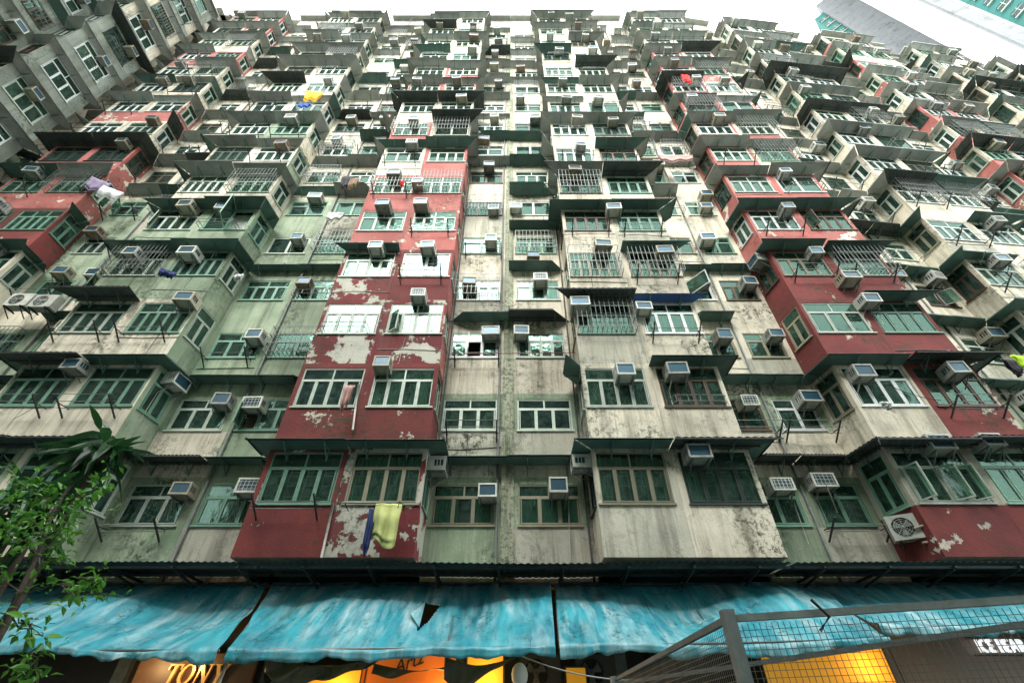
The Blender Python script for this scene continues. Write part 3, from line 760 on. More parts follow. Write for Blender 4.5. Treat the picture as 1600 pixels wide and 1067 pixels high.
def awning(label, xa, xb, zf, yf, seed, holes=(), xa2=None, xb2=None, torn=0):
    xa2 = xa if xa2 is None else xa2; xb2 = xb if xb2 is None else xb2
    t = thing('blue_awning', label, 'awning', ((xa+xb)/2, 12.2, EYE+2.45), 'blue tarpaulin awnings over the shops')
    iv = t.matrix_local  # placed below by location
    iv = Matrix.Translation((-(xa+xb)/2, -12.2, -EYE-2.45))
    W = xb-xa; nu = max(20, int(W/.032)); nv = 64
    def f(u, v):
        X = (xa+(xb-xa)*u)*(1-v) + (xa2+(xb2-xa2)*u)*v
        y = 12.25 + (yf-12.25)*v; z = EYE+2.82 + (zf-2.82)*v
        ns = mnoise.noise(Vector((X*.35+seed, v*1.2, seed)))*.22 + mnoise.noise(Vector((X*1.1+v*1.5+seed, v*2.2, 3)))*.08 + mnoise.noise(Vector((X*3.4+v*2.5+2*math.sin(X), v*1.4, seed)))*.045 + (.5-abs(mnoise.noise(Vector((X*3.1-v*2.0, v*.9, seed+5)))))*.05 + mnoise.noise(Vector((X*12+v*6, v*4, seed)))*.006
        sag = -.16*math.sin(math.pi*v) * (.6+.4*math.sin(X*1.7+seed)) + .07*v*mnoise.noise(Vector((X*.5, seed, 9)))*2
        e = math.sin(math.pi*min(1, v*1.02))**.6
        return Vector((X, y-.55*ns*e, z+ns*e+sag))
    m = MB()
    b = len(m.v)
    for j in range(nv+1):
        for i in range(nu+1): m.v.append(tuple(f(i/nu, j/nv)))
    for j in range(nv):
        for i in range(nu):
            c = f((i+.5)/nu, (j+.5)/nv)
            xx = xa+(xb-xa)*(i+.5)/nu
            if any(h[0] < xx < h[0]+h[2]*(1-(j/nv-h[1])/h[3]) and h[1] < j/nv < h[1]+h[3] for h in holes): continue
            a_ = b+j*(nu+1)+i; m.f.append((a_, a_+1, a_+nu+2, a_+nu+1)); m.m.append(0); m.sm.append(True)
    o = m.build('tarpaulin', TARP, t, iv)
    md = o.modifiers.new('thickness', 'SOLIDIFY'); md.thickness = .006
    for h in holes:
        X0 = h[0]; u_ = lambda x: (x-xa)/(xb-xa)
        A_, B_, C_ = f(u_(X0+.05), h[1]), f(u_(X0+.03), h[1]+h[3]*.9), f(u_(X0+.05), h[1]+h[3]*.5)
        fm = MB(); C_ = C_ + Vector((-.22, -.22, .03)); off_ = Vector((0, -.012, .012))
        fm.quad(A_+off_, B_+off_, C_, A_.lerp(C_, .5)+Vector((0, -.05, 0))); fl_ = fm.build('flap', TARP, t, iv); md = fl_.modifiers.new('thickness', 'SOLIDIFY'); md.thickness = .006
    v = MB(); nn = nu*2
    def g(u, w_):
        p = f(u, 1); X = p.x
        d = .13+.045*abs(math.sin(X*4.2+seed+1.5*math.sin(X))) + .14*mnoise.noise(Vector((X*.9, seed, 0))) + .05*mnoise.noise(Vector((X*5, seed, 0)))
        return Vector((X, p.y - .03*math.sin(X*9+seed)*w_ - .015, p.z + .01 - d*w_))
    v.grid(g, nn, 3); q = v.build('valance', TARP, t, iv); md = q.modifiers.new('thickness', 'SOLIDIFY'); md.thickness = .005
    sm_ = MB(); xs = .12
    while xs < .98:
        sm_.tube([f(xs, v_/14)+Vector((0, -.006, .006)) for v_ in range(15)], .006, 4); xs += 1.15/W + .04*math.sin(seed+xs*9)
    sm_.build('seam', TARP, t, iv, kind='stuff')
    fr = MB(); p0, p1 = f(0, 1), f(1, 1)
    fr.tube([p0 + Vector((0, .05, -.02)), p1 + Vector((0, .05, -.02))], .022)
    x = 0
    while x <= 1.001:
        a_, b_ = f(min(x, .995), .02), f(min(x, .995), 1); fr.tube([(a_.x, a_.y-.03, a_.z-.30), (b_.x, b_.y+.03, b_.z-.05)], .016); x += 1/max(2, int(W/2.2))
    fr.build('frame', GALV, t, iv)
    return t
awning('long blue tarpaulin awning at far left, half behind the leafy branches', -17, -5.95, 1.17, 9.75, 1.3, xb2=-5.25)
awning('patched blue tarpaulin awning with a triangular tear, above the yellow shop lights', -5.82, .93, 1.17, 9.8, 4.1, holes=((-2.05, .30, .42, .36),), xa2=-5.1, xb2=.78)
awning('pale worn blue awning right of the torn one, behind the mesh fence post', 1.03, 7.3, 1.25, 9.85, 7.7, xa2=.86, xb2=6.9)
awning('wrinkled blue awning at far right, shorter and over the tan shopfront', 7.36, 17, 1.63, 10.4, 9.9, xa2=7.2, xb2=17)
# ragged olive tarpaulin scraps hanging under the second awning
def scrap(label, x0, x1, y, ztop, drop, seed, mat=OLIVE):
    m = MB()
    def f(u, v):
        X = x0+(x1-x0)*u; d = drop*(.55+.45*math.sin(u*math.pi*1.3+seed)+.35*mnoise.noise(Vector((X*2.5, seed, 1))))
        return Vector((X, y+.06*math.sin(X*7+v*3)+.05*v, EYE+ztop - d*v - .12*math.sin(u*math.pi)))
    m.grid(f, int((x1-x0)/.05), 8); me = m.mesh('torn_tarpaulin', mat)
    for v_ in me.vertices: v_.co -= Vector((x0, y, EYE+ztop))
    o = link('torn_tarpaulin', me, None, Matrix.Translation((x0, y, EYE+ztop))); md = o.modifiers.new('thickness', 'SOLIDIFY'); md.thickness = .005
    tag(o, label, 'tarpaulin', 'torn tarpaulin under the awnings')
scrap('olive torn tarpaulin drooping left under the patched blue awning', -4.6, -2.5, 10.3, 1.08, .28, .4)
scrap('olive torn tarpaulin flap hanging over the orange sign', -2.6, -.9, 10.35, 1.02, .20, 2.2)
scrap('crumpled dark olive sheet hanging left of the white lantern', -1.25, .05, 10.3, 1.1, .34, .8)

# ------------------------------------------------------------------ shops at street level
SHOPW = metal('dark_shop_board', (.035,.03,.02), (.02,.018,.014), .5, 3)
TAN = metal('tan_cladding', (.30,.22,.17), (.24,.17,.13), .5, 1.5)
def emis(name, col, st):
    k = NT(name); k.b.inputs['Emission Color'].default_value = (*col, 1); k.b.inputs['Emission Strength'].default_value = st; return k.col(col, .5)
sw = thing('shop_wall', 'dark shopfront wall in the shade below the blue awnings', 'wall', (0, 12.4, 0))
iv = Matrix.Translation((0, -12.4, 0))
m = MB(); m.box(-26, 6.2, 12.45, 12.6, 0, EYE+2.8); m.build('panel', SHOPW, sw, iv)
m = MB()
for x in (-12, -8.6, -4.9, -1.2, 2.4, 6.1): m.box(x-.14, x+.14, 12.3, 12.449, 0, EYE+2.6)
m.build('post', GALV, sw, iv)
rw = thing('shop_wall', 'tan panelled shopfront wall at the lower right behind the mesh fence', 'wall', (11, 12.2, 0))
iv = Matrix.Translation((-11, -12.2, 0))
for x0, x1 in ((6.3, 8.3), (8.32, 10.3), (10.32, 12.3), (12.32, 14.3), (14.32, 17)):
    m = MB(); m.box(x0, x1, 12.0, 12.4, 0, EYE+2.3); m.build('panel', TAN, rw, iv)
# TONY sign: serif italic letters cut from plate
GOLD = metal('brass_letter', (.75,.50,.22), (.6,.38,.15), .3, 3, met=.5)
sg = thing('shop_sign', 'dark sign board with gold raised letters TONY under a spotlight', 'sign', at(297, 1053, 11.4)); o0s = Vector(sg.location)
m = MB(); m.box(-1.15, 1.25, .05, .13, -.85, .36); m.build('board', metal('brown_sign_board', (.06,.032,.014), (.045,.022,.01), .45, 2), sg)
LETTER = {
 'T': [[(.0,.72),(.0,1),(.8,1),(.8,.72),(.74,.72),(.70,.92),(.49,.92),(.49,.07),(.58,.05),(.58,0),(.22,0),(.22,.05),(.31,.07),(.31,.92),(.1,.92),(.06,.72)]],
 'N': [[(0,0),(.3,0),(.3,.05),(.19,.07),(.19,.80),(.70,-.02),(.78,-.02),(.78,.93),(.88,.95),(.88,1),(.58,1),(.58,.95),(.69,.93),(.69,.32),(.27,1),(0,1),(0,.95),(.1,.93),(.1,.07),(0,.05)]],
 'Y': [[(.24,0),(.62,0),(.62,.05),(.52,.07),(.52,.42),(.78,.93),(.86,.95),(.86,1),(.56,1),(.56,.95),(.67,.93),(.48,.54),(.28,.93),(.38,.95),(.38,1),(-.02,1),(-.02,.95),(.07,.93),(.34,.42),(.34,.07),(.24,.05)]]}
hgt = .34; x = -.52
for ch in 'TONY':
    m = MB()
    if ch == 'O':
        N = 28
        for k_ in range(N):
            a0, a1 = 2*math.pi*k_/N, 2*math.pi*(k_+1)/N
            def o_(a, r, s=.0): return (.44+(.44-r)*math.cos(a), .5+(.52-r*.45)*math.sin(a))
            m.prism([o_(a0, 0), o_(a1, 0), o_(a1, .17), o_(a0, .17)], -.03, .03)
    else:
        for poly in LETTER[ch]: m.prism(poly, -.03, .03)
    m.v = [(x + (q[0] + .22*q[2])*hgt, q[1], q[2]*hgt - .17) for q in m.v]
    m.build('letter', GOLD, sg, label='gold serif letter ' + ch) if False else m.build('letter', GOLD, sg)
    x += {'T': .27, 'O': .33, 'N': .33, 'Y': .3}[ch]
# its spotlight
p = at(212, 1024, 10.9)
lp = thing('spotlight', 'small lit spotlight under the awning beside the TONY sign', 'lamp', p)
m = MB(); m.box(-.13, .13, -.06, .06, 0, .03); m.build('housing', STEEL, lp)
m = MB(); m.box(-.12, .12, -.05, .05, -.012, -.002); m.build('lens', emis('warm_lamp', (1,.62,.25), 14), lp)
def lamp(name, loc, e, col, size=.15):
    d = bpy.data.lights.new(name, 'POINT'); d.energy = e; d.color = col; d.shadow_soft_size = size
    o = bpy.data.objects.new(name, d); C.objects.link(o); o.location = loc
lamp('spotlight_glow', p + Vector((.9, .15, -.12)), 5, (1,.55,.2), .06)
lamp('spotlight_glow', p + Vector((0, -.05, -.1)), 10, (1,.6,.25), .06)
# lit yellow and orange sign boxes
YEL = emis('lit_yellow_panel', (1,.42,.02), .07); YEL.node_tree.nodes['Principled BSDF'].inputs['Base Color'].default_value = (.75,.42,.04,1)
ORA = emis('lit_orange_panel', (.8,.16,.015), .05); ORA.node_tree.nodes['Principled BSDF'].inputs['Base Color'].default_value = (.6,.17,.03,1)
def box_thing(name, label, cat, c, sx, sy, sz, mat, group=None, frame=True):
    t = thing(name, label, cat, c, group)
    m = MB(); m.box(-sx/2, sx/2, -sy/2, sy/2, -sz/2, sz/2); m.build('panel', mat, t)
    if frame:
        m = MB(); e = .03
        for z in (-sz/2-e, sz/2): m.box(-sx/2-e, sx/2+e, -sy/2-.01, sy/2+.01, z, z+e)
        for x in (-sx/2-e, sx/2): m.box(x, x+e, -sy/2-.01, sy/2+.01, -sz/2, sz/2)
        m.build('frame', STEEL, t)
    return t
box_thing('light_box', 'glowing yellow light box low under the olive torn tarpaulin', 'sign', at(505, 1066, 11.6), 1.7, .2, .5, YEL)
osg = box_thing('light_box', 'orange lit sign with dark script lettering beneath the patched awning', 'sign', at(640, 1052, 11.6), 1.9, .2, .7, ORA)
cu = bpy.data.curves.new('script', 'FONT'); cu.body = 'Artz'; cu.size = .34; cu.shear = .4; cu.extrude = .01
tmp = bpy.data.objects.new('script', cu); C.objects.link(tmp)
dg = bpy.context.evaluated_depsgraph_get(); me = bpy.data.meshes.new_from_object(tmp.evaluated_get(dg)); bpy.data.objects.remove(tmp)
me.materials.clear(); me.materials.append(SHOPW); link('lettering', me, osg, Matrix.Translation((-.3, -.115, -.02)) @ Matrix.Rotation(R(90), 4, 'X') @ Matrix.Rotation(R(18), 4, 'Z'))
box_thing('light_box', 'bright yellow light panel right of the orange sign', 'sign', at(758, 1046, 11.3), .72, .15, .62, YEL)
box_thing('light_box', 'narrow yellow lit strip behind the dark condenser unit', 'sign', at(900, 1062, 11.6), .4, .15, .4, YEL)
box_thing('light_box', 'broad orange yellow lit panel seen through the mesh fence', 'sign', at(1290, 1050, 11.6), 2.6, .2, .8, YEL)
for q, e in ((at(520, 1075, 11.2), 9), (at(690, 1075, 11.2), 6), (at(760, 1060, 10.95), 8), (at(1370, 1040, 11.2), 8)): lamp('shop_light', q, e, (1,.5,.12), .3)
# white round paper lantern
q = at(812, 1054, 10.4); ln = thing('lantern', 'white round lantern hanging beside the yellow light panel', 'lantern', q)
m = MB(); m.grid(lambda u, v: (.15*math.cos(2*math.pi*u)*math.sin(math.pi*v)*(1+.02*math.cos(v*40)), .15*math.sin(2*math.pi*u)*math.sin(math.pi*v)*(1+.02*math.cos(v*40)), .19*math.cos(math.pi*v)), 20, 24); m.build('shade', cloth('white_lantern_paper', (.7,.72,.7), (.6,.64,.62)), ln)
m = MB(); m.tube([(0,0,.19), (0,0,.6)], .006); m.build('cord', STEEL, ln)
# ICE BEAR sign
cu = bpy.data.curves.new('sign', 'FONT'); cu.body = 'ICE BEAR'; cu.size = .33; cu.extrude = .02; cu.offset = .008
tmp = bpy.data.objects.new('sign', cu); C.objects.link(tmp); bpy.context.view_layer.update()
dg = bpy.context.evaluated_depsgraph_get(); me = bpy.data.meshes.new_from_object(tmp.evaluated_get(dg)); bpy.data.objects.remove(tmp)
me.materials.clear(); me.materials.append(emis('lit_white_letter', (.95,.98,1), .22))
q = at(1532, 1018, 11.8); ib = thing('shop_sign', 'white glowing letters ICE BEAR on the tan shopfront', 'sign', q)
link('lettering', me, ib, Matrix.Diagonal((.78, 1, 1, 1)) @ Matrix.Rotation(R(90), 4, 'X'))
m = MB(); m.box(-.05, 2.1, .1, .14, -.06, -.03); m.box(-.05, 2.1, .1, .14, .26, .29); m.build('rail', STEEL, ib)
# dark outdoor condensers under the awnings
def condenser(label, M, mat=None, fan=GALV, s=1.0):
    t = thing('outdoor_condenser', label, 'condenser', M, 'outdoor condenser units')
    mat = mat or ACB
    m = MB(); w_, h_, d_ = .82*s, .62*s, .3*s
    cx = -.1*s; N = 24; rad = .25*s
    m.box(-w_/2, w_/2, .015, d_, -h_/2, h_/2)
    # front plate with a round opening
    ring = [(cx+rad*math.cos(2*math.pi*k_/N), rad*math.sin(2*math.pi*k_/N)) for k_ in range(N)]
    def edge(a):
        c, s2 = math.cos(a), math.sin(a); tx = ((w_/2-cx) if c > 0 else (-w_/2-cx))/c if abs(c) > 1e-6 else 1e9; tz = (h_/2 if s2 > 0 else -h_/2)/s2 if abs(s2) > 1e-6 else 1e9
        q_ = min(tx, tz); return (cx+c*q_, s2*q_)
    ex = [edge(2*math.pi*k_/N) for k_ in range(N)]
    for k_ in range(N):
        q2 = (k_+1) % N; m.quad((*ring[k_][:1], -.01, ring[k_][1]), (ex[k_][0], -.01, ex[k_][1]), (ex[q2][0], -.01, ex[q2][1]), (ring[q2][0], -.01, ring[q2][1]))
        m.quad((ring[k_][0], -.01, ring[k_][1]), (ring[q2][0], -.01, ring[q2][1]), (ring[q2][0], .014, ring[q2][1]), (ring[k_][0], .014, ring[k_][1]))
    m.build('casing', mat, t)
    f = MB(); f.prism([(cx+rad*.98*math.cos(2*math.pi*k_/N), rad*.98*math.sin(2*math.pi*k_/N)) for k_ in range(N)], .005, .013); f.build('fan_housing', BLACK, t)
    b = MB()
    for k_ in range(3):
        a = 2*math.pi*k_/3; b.quad(*[(cx+r_*math.cos(a+o_), y_, r_*math.sin(a+o_)) for r_, o_, y_ in ((.05*s, 0, .003), (.22*s, .1, .003), (.22*s, .9, -.003), (.05*s, 1.2, -.003))])
    b.prism([(cx+.06*s*math.cos(2*math.pi*k_/12), .06*s*math.sin(2*math.pi*k_/12)) for k_ in range(12)], -.012, .003); b.build('fan', fan, t)
    g_ = MB()
    for r_ in (.09, .14, .19, .24):
        pp = [(cx+r_*s*math.cos(2*math.pi*k_/20), -.02, r_*s*math.sin(2*math.pi*k_/20)) for k_ in range(21)]; g_.tube(pp, .003, 4)
    for k_ in range(8): a = math.pi*k_/4; g_.tube([(cx, -.02, 0), (cx+.25*s*math.cos(a), -.02, .25*s*math.sin(a))], .003, 4)
    g_.build('guard', mat, t)
    fo = MB()
    for x in (-w_*.35, w_*.35): fo.box(x-.02, x+.02, -.05, d_+.1, -h_/2-.04, -h_/2-.002); fo.bar((x, -.03, -h_/2-.04), (x, d_+.08, -h_/2-.3), .025)
    fo.build('bracket', STEEL, t)
    return t
DKC = metal('dark_condenser_paint', (.05,.055,.05), (.035,.04,.035), .5, 3)
for px, lab in ((440, 'dark condenser behind the ragged tarpaulin, left of the lit signs'), (845, 'dark condenser just right of the white round lantern'), (932, 'dark condenser right of the narrow yellow strip')):
    condenser(lab, at(px, 1050, 11.6), DKC)
add = segix[('right red bay', 'left')]
i = side_seg('right red bay')
condenser('cream outdoor condenser with round fan beside the lower right red bay', Matrix.Translation(at(1418, 822, 11.6)) @ Matrix.Rotation(R(-28), 4, 'Z'), ACW, s=.95)
q = at(1432, 832, 11.5)
m = MB(); m.tube([q+Vector((0,0,.1)), q+Vector((.25,-.12,.16)), q+Vector((.42,-.05,.0)), q+Vector((.3,.0,-.2)), q+Vector((.05,.05,-.22))], .03, 8); o = m.build('coolant_hose', ACB); tag(o, 'curled beige hose leaving the cream outdoor condenser', 'hose')
for px, py, lab in ((30, 468, 'round fan condenser at far left beside the pale window'), (68, 470, 'second fan condenser at far left, right of its twin')):
    condenser(lab, Matrix.Translation(at(px, py, 11.5)) @ Matrix.Rotation(R(0), 4, 'Z'), ACW)

# ------------------------------------------------------------------ pipes and cables
def pipe(name, label, pts_, r, mat, cat, clamps=True):
    m = MB(); m.tube(pts_, r, 8); o = m.build(name, mat); tag(o, label, cat)
    return o
def wallpt(px, py, Y=12.36): return at(px, py, Y)
pipe('drain_pipe', 'pale drain pipe running down between the halves of the lowest red panel', [at(521, 786, 11.28), at(502, 871, 11.28)], .032, PVC, 'pipe')
pipe('drain_pipe', 'pale drain pipe between the blue windows and cream window', [at(560, 600, 11.28), at(551, 672, 11.28)], .03, PVC, 'pipe')
pipe('drain_pipe', 'thin pale pipe down the central recess under the air conditioner', [at(888, 770, 12.3), at(891, 878, 12.3)], .014, PVC, 'pipe')
pipe('drain_pipe', 'grey pipe along the mossy party wall, full height', [Vector((-.42, 12.33, 4.2)), Vector((-.42, 12.33, ZTOP))], .035, GALV, 'pipe')
pipe('drain_pipe', 'slim dark pipe beside the central white bay corner', [Vector((2.02, 12.3, 4.2)), Vector((2.02, 12.3, ZTOP))], .028, STEEL, 'pipe')
pipe('drain_pipe', 'rusty pipe rising along the central red bay inner corner', [Vector((-2.2, 12.32, 8.2)), Vector((-2.2, 12.32, ZTOP))], .028, STEEL, 'pipe')
for x, lab in ((-8.6, 'grey vertical pipe down the left recess'), (8.1, 'grey vertical pipe down the right recess'), (-17.2, 'grey vertical pipe down the far left recess'), (16.3, 'grey vertical pipe down the far right recess')):
    pipe('drain_pipe', lab, [Vector((x, 12.33 if x < 15 else 12.6, 4.3)), Vector((x, 12.33 if x < 15 else 12.6, ZTOP))], .035, GALV, 'pipe')
pipe('washing_line_pole', 'thin red pole crossing the central recess at the third row', [at(700, 553, 11.9), at(905, 551, 11.9)], .014, metal('red_rod', (.3,.05,.04), (.2,.04,.03)), 'pole')
def cable(label, a, b, sag, r=.008, mat=STEEL):
    a, b = Vector(a), Vector(b); m = MB()
    m.tube([a.lerp(b, t/14) + Vector((0, 0, -sag*4*(t/14)*(1-t/14))) for t in range(15)], r, 5); o = m.build('cable', mat); tag(o, label, 'cable')
cable('loose beige cable draped from the lower right air conditioner', at(1290, 755, 11.9), at(1308, 800, 12.2), .06, .012, ACB)
cable('drooping cable under the window row of the right red bay', at(1385, 600, 11.1), at(1470, 625, 11.1), .12, .01)
cable('sagging black cable across the left white bay', at(20, 655, 11.1), at(110, 600, 11.1), .1)
cable('pale cord slung under the blue awning edge left', at(385, 1012, 9.9), at(490, 1030, 10.2), .05, .01, PVC)
cable('rope strung beneath the awning toward the mesh fence', at(800, 1018, 9.9), at(1010, 1062, 9.9), .12, .012, PVC)
pipe('awning_pole', 'slanting grey pole under the awning beside the TONY sign', [at(362, 1017, 10.1), at(345, 1067, 9.6) + Vector((-.1, 0, -.9))], .03, GALV, 'pole')

# ------------------------------------------------------------------ drying racks, rails and washing
def rack_meshes(L):
    s = MB(); s.bar((0, 0, -.30), (0, -.62, .12), .035); s.bar((0, 0, .0), (0, -.4, -.03), .022)
    r = [ ]
    for y in (-.25, -.42, -.6):
        t = MB(); z = -.30+(-y)*.42/.62+.02; t.tube([(-.12, y, z), (L+.12, y, z)], .011, 6); r.append(t.mesh('rod', GALV))
    return s.mesh('strut', STEEL), r
def rail_mesh(L):
    m = MB(); D = .42
    for z in (.02, .22): m.tube([(0, 0, z), (0, -D, z), (.05, -D-.05, z), (L-.05, -D-.05, z), (L, -D, z), (L, 0, z)], .013, 6)
    for k_ in range(5): x = .06+(L-.12)*k_/4; m.box(x-.008, x+.008, -D-.058, -D-.042, .02, .22)
    return m.mesh('drying_rail', GALV)
RK = rack_meshes(1.5); RL = rail_mesh(1.5); RLs = rail_mesh(1.1)
rk_labels = set()
def add_rack(i, u, z, n, rail=False):
    col, half = Q[i][2], Q[i][3] or 'only'
    if rail:
        lab = f'metal drying rail, {half} window of {col}, {ORD[n]} row above awning'
        if lab in rk_labels: return
        rk_labels.add(lab); o = link('drying_rail', RL, None, seg_M(i, u, z)); tag(o, lab, 'drying rail', 'drying rails under windows')
    else:
        lab = f'dark clothes rack, {half} window of {col}, {ORD[n]} row above awning'
        if lab in rk_labels: return
        rk_labels.add(lab)
        if n < 6:
            o = thing('drying_rack', lab, 'drying rack', seg_M(i, u, z), 'strut clothes racks'); link('strut', RK[0], o); link('strut', RK[0], o, Matrix.Translation((1.5, 0, 0)))
            for q in RK[1][:2 + (n % 2)]: link('rod', q, o)
        else:
            me = RKJ; o = link('drying_rack', me, None, seg_M(i, u, z)); tag(o, lab, 'drying rack', 'strut clothes racks')
j = MB()
for x in (0, 1.5): j.bar((x, 0, -.30), (x, -.62, .12), .035)
for y in (-.42, -.6): z = -.30-y*.42/.62+.02; j.tube([(-.12, y, z), (1.62, y, z)], .012, 5)
RKJ = j.mesh('drying_rack', STEEL)
rr_ = random.Random(31)
for i in range(NS):
    kd, col, half = Q[i][1], Q[i][2], Q[i][3]
    if kd in ('plain', 'end', 'bayside') or col.startswith('near'): continue
    L = (pts[i+1]-pts[i]).length
    for n in range(1, NF-1):
        v = rr_.random(); z = (S_BAY if 'bay' in kd else S_REC) + n*FH - .12
        if v < .26: add_rack(i, (L-1.5)/2, z, n)
        elif v < .38: add_rack(i, (L-1.5)/2, z, n, True)
add_rack(segix[('right recess', 'right')], .1, S_REC-.12, 0)
add_rack(segix[('left recess', 'left')], .2, S_REC-.12, 0)
add_rack(segix[('central red bay', 'left')], .3, S_BAY-.1, 0)
# hanging washing: draped sheets of cloth
def wash(name, label, cat, p, wd, ht, mat, rz=0, taper=0, seed=1, depth=.04):
    m = MB(); p = Vector(p)
    def f(u, v):
        x = (u-.5)*wd*(1-taper*v); return Vector((x, depth*math.sin(u*14+seed)*(.3+v) + .02*math.sin(v*9+seed), -ht*v*(1-.12*math.sin(u*5+seed))))
    def b(u, v): q = f(u, v); return Vector((q.x, q.y-.03-.05*math.sin(v*3.1), q.z*.86))
    m.grid(f, 18, 12); m.grid(b, 18, 12)
    o = m.build(name, mat, None, Matrix.Translation(p) @ Matrix.Rotation(R(rz), 4, 'Z')); md = o.modifiers.new('thickness', 'SOLIDIFY'); md.thickness = .006
    tag(o, label, cat)
YC = cloth('yellow_towel', (.55,.58,.22), (.45,.48,.17)); NAVY = cloth('navy_cloth', (.012,.03,.13), (.008,.018,.07)); PINKC = cloth('pink_cloth', (.45,.27,.24), (.33,.2,.18)); WHC = cloth('white_cloth', (.55,.56,.52), (.4,.42,.4)); DKCL = cloth('dark_cloth', (.03,.03,.04), (.015,.015,.02)); HIV = cloth('hi_vis_yellow', (.45,.75,.03), (.35,.6,.02)); ORG = cloth('orange_yellow_cloth', (.8,.42,.02), (.7,.33,.01)); REDC = cloth('bright_red_cloth', (.6,.02,.02), (.5,.01,.01)); BLUEC = cloth('blue_cloth', (.03,.10,.45), (.02,.06,.3))
q = at(536, 784, 10.85)
rk = thing('towel_rack', 'white multi-bar clothes airer holding the yellow towel below the curtained window', 'clothes rack', q)
for k_ in range(4):
    m = MB(); m.tube([(0, -.02-.1*k_+.1, -.03*k_), (1.42, -.1*k_+.08, -.03*k_)], .012, 6); m.build('rod', [PVC, NAVY][k_ == 0], rk)
m = MB()
for x in (.02, 1.4): m.tube([(x, .45, -.05), (x, .1, .0), (x+.03, -.28, -.1), (x, -.2, -.22)], .014, 6)
m.build('arm', STEEL, rk)
wash('towel', 'pale yellow towel hanging from the airer below the curtained window', 'towel', at(608, 787, 10.8), .62, .92, YC, 4, .1, 1)
wash('trousers', 'dark blue trousers hanging left of the yellow towel', 'trousers', at(583, 795, 10.8), .17, .95, NAVY, 20, .1, 2, .02)
wash('scarf', 'pinkish cloth dangling beside the blue glazed window', 'cloth', at(547, 603, 10.7), .3, .75, PINKC, 0, .3, 3)
wash('shirt', 'small white shirt hanging below the lowest right window row', 'shirt', at(1381, 628, 10.9), .25, .25, WHC, 0, .2, 1)
wash('work_vest', 'yellow green hi-vis vest hung at the right edge', 'vest', at(1588, 556, 11.0), .45, .6, HIV, 10, .1, 2)
wash('jacket', 'dark jacket hung beside the hi-vis vest', 'jacket', at(1570, 562, 11.0), .4, .6, DKCL, 10, .1, 3)
wash('raincoat', 'orange yellow raincoat hung on an upper left window', 'coat', at(493, 145, 10.7), .9, 1.2, ORG, 10, .3, 5)
wash('trousers', 'dark trousers hanging left of the fifth row red bay window', 'trousers', at(545, 276, 10.9), .5, 1.0, DKCL, 0, .1, 2)
wash('shirt', 'grey shirt drying beside dark trousers at the fifth row', 'shirt', at(556, 280, 10.9), .4, .8, CURT[2], 0, .1, 4)
wash('flag', 'small red cloth on the upper red bay', 'cloth', at(629, 284, 10.8), .2, .4, REDC, 0, .2, 1)
wash('banner', 'bright red cloth hanging on the upper right red bay', 'cloth', at(1067, 116, 10.9), .5, 1.5, REDC, 0, .1, 1)
wash('bedsheet', 'pink bedsheet drying on the upper right recess', 'sheet', at(1054, 244, 11.6), 1.8, .6, PINKC, 0, .1, 3)
wash('bedsheet', 'white sheet draped below a window left of the red bay', 'sheet', at(527, 333, 11.9), .8, .6, WHC, 0, .1, 3)
wash('towel', 'blue towel under a left upper window', 'towel', at(478, 163, 10.8), .7, .5, BLUEC, 0, .1, 3)
wash('shirt', 'lilac shirt hanging beside the far left red bay', 'shirt', at(160, 283, 11.2), .8, .8, CURT[4], 30, .2, 3)
wash('shirt', 'pale shirt hanging right of the lilac shirt at far left', 'shirt', at(178, 297, 11.2), .8, .7, WHC, 30, .2, 5)
wash('trousers', 'blue jeans hanging from the left white bay rack', 'trousers', at(264, 424, 10.7), .5, .3, NAVY, 30, .2, 5)
wash('towel', 'bunched pale washing at the third row left corner', 'washing', at(376, 430, 11.6), .3, .3, WHC, 0, .2, 5)

GAR = [('pale blue', CURT[5]), ('white', WHC), ('dark', DKCL), ('navy', NAVY), ('pink', PINKC), ('tan', CURT[2]), ('lilac', CURT[4]), ('green', CURT[1])]
def garment(kind, mat):
    m = MB()
    def hw(v): return {'shirt': (.30 if v < .28 else .19), 'trousers': .17 - .03*v, 'towel': .22}[kind]
    L = {'shirt': .62, 'trousers': .85, 'towel': .6}[kind]
    def f(u, v, o): 
        w_ = hw(v); x = (u-.5)*2*w_; dz = -.08*abs(u-.5)*(kind == 'shirt' and v < .28)
        return Vector((x, o + .02*math.sin(u*9+v*3) + .012*math.sin(u*21), -L*v + dz))
    m.grid(lambda u, v: f(u, v, 0), 10, 9); m.grid(lambda u, v: f(u, v, -.02-.05*math.sin(v*3.1)), 10, 9)
    return m.mesh(kind, mat)
gcache = {}; glab = set(); rgm = random.Random(3)
for o in [q for q in C.objects if q.name.startswith('drying_rack') or q.name.startswith('drying_rail')]:
    if rgm.random() > .42: continue
    where = o['label'].split(', ')
    for k_ in range(rgm.choice([1, 2, 2])):
        kind = rgm.choice(['shirt', 'shirt', 'trousers', 'towel']); cn, cm = rgm.choice(GAR)
        lab = f"{cn} {kind} hung at {where[1].replace('window of ', 'window of ')}, {where[2]}"
        if lab in glab or len(lab.split()) > 16: continue
        glab.add(lab)
        if (kind, cn) not in gcache: gcache[(kind, cn)] = garment(kind, cm)
        y = -.42 if 'rack' in o.name else -.47; z = -.10 if 'rack' in o.name else .0
        g_ = link(kind, gcache[(kind, cn)], None, o.matrix_local @ Matrix.Translation((.25+.5*k_+rgm.uniform(0, .3), y, z)) @ Matrix.Rotation(R(rgm.uniform(-25, 25)), 4, 'Z'))
        tag(g_, lab, kind)
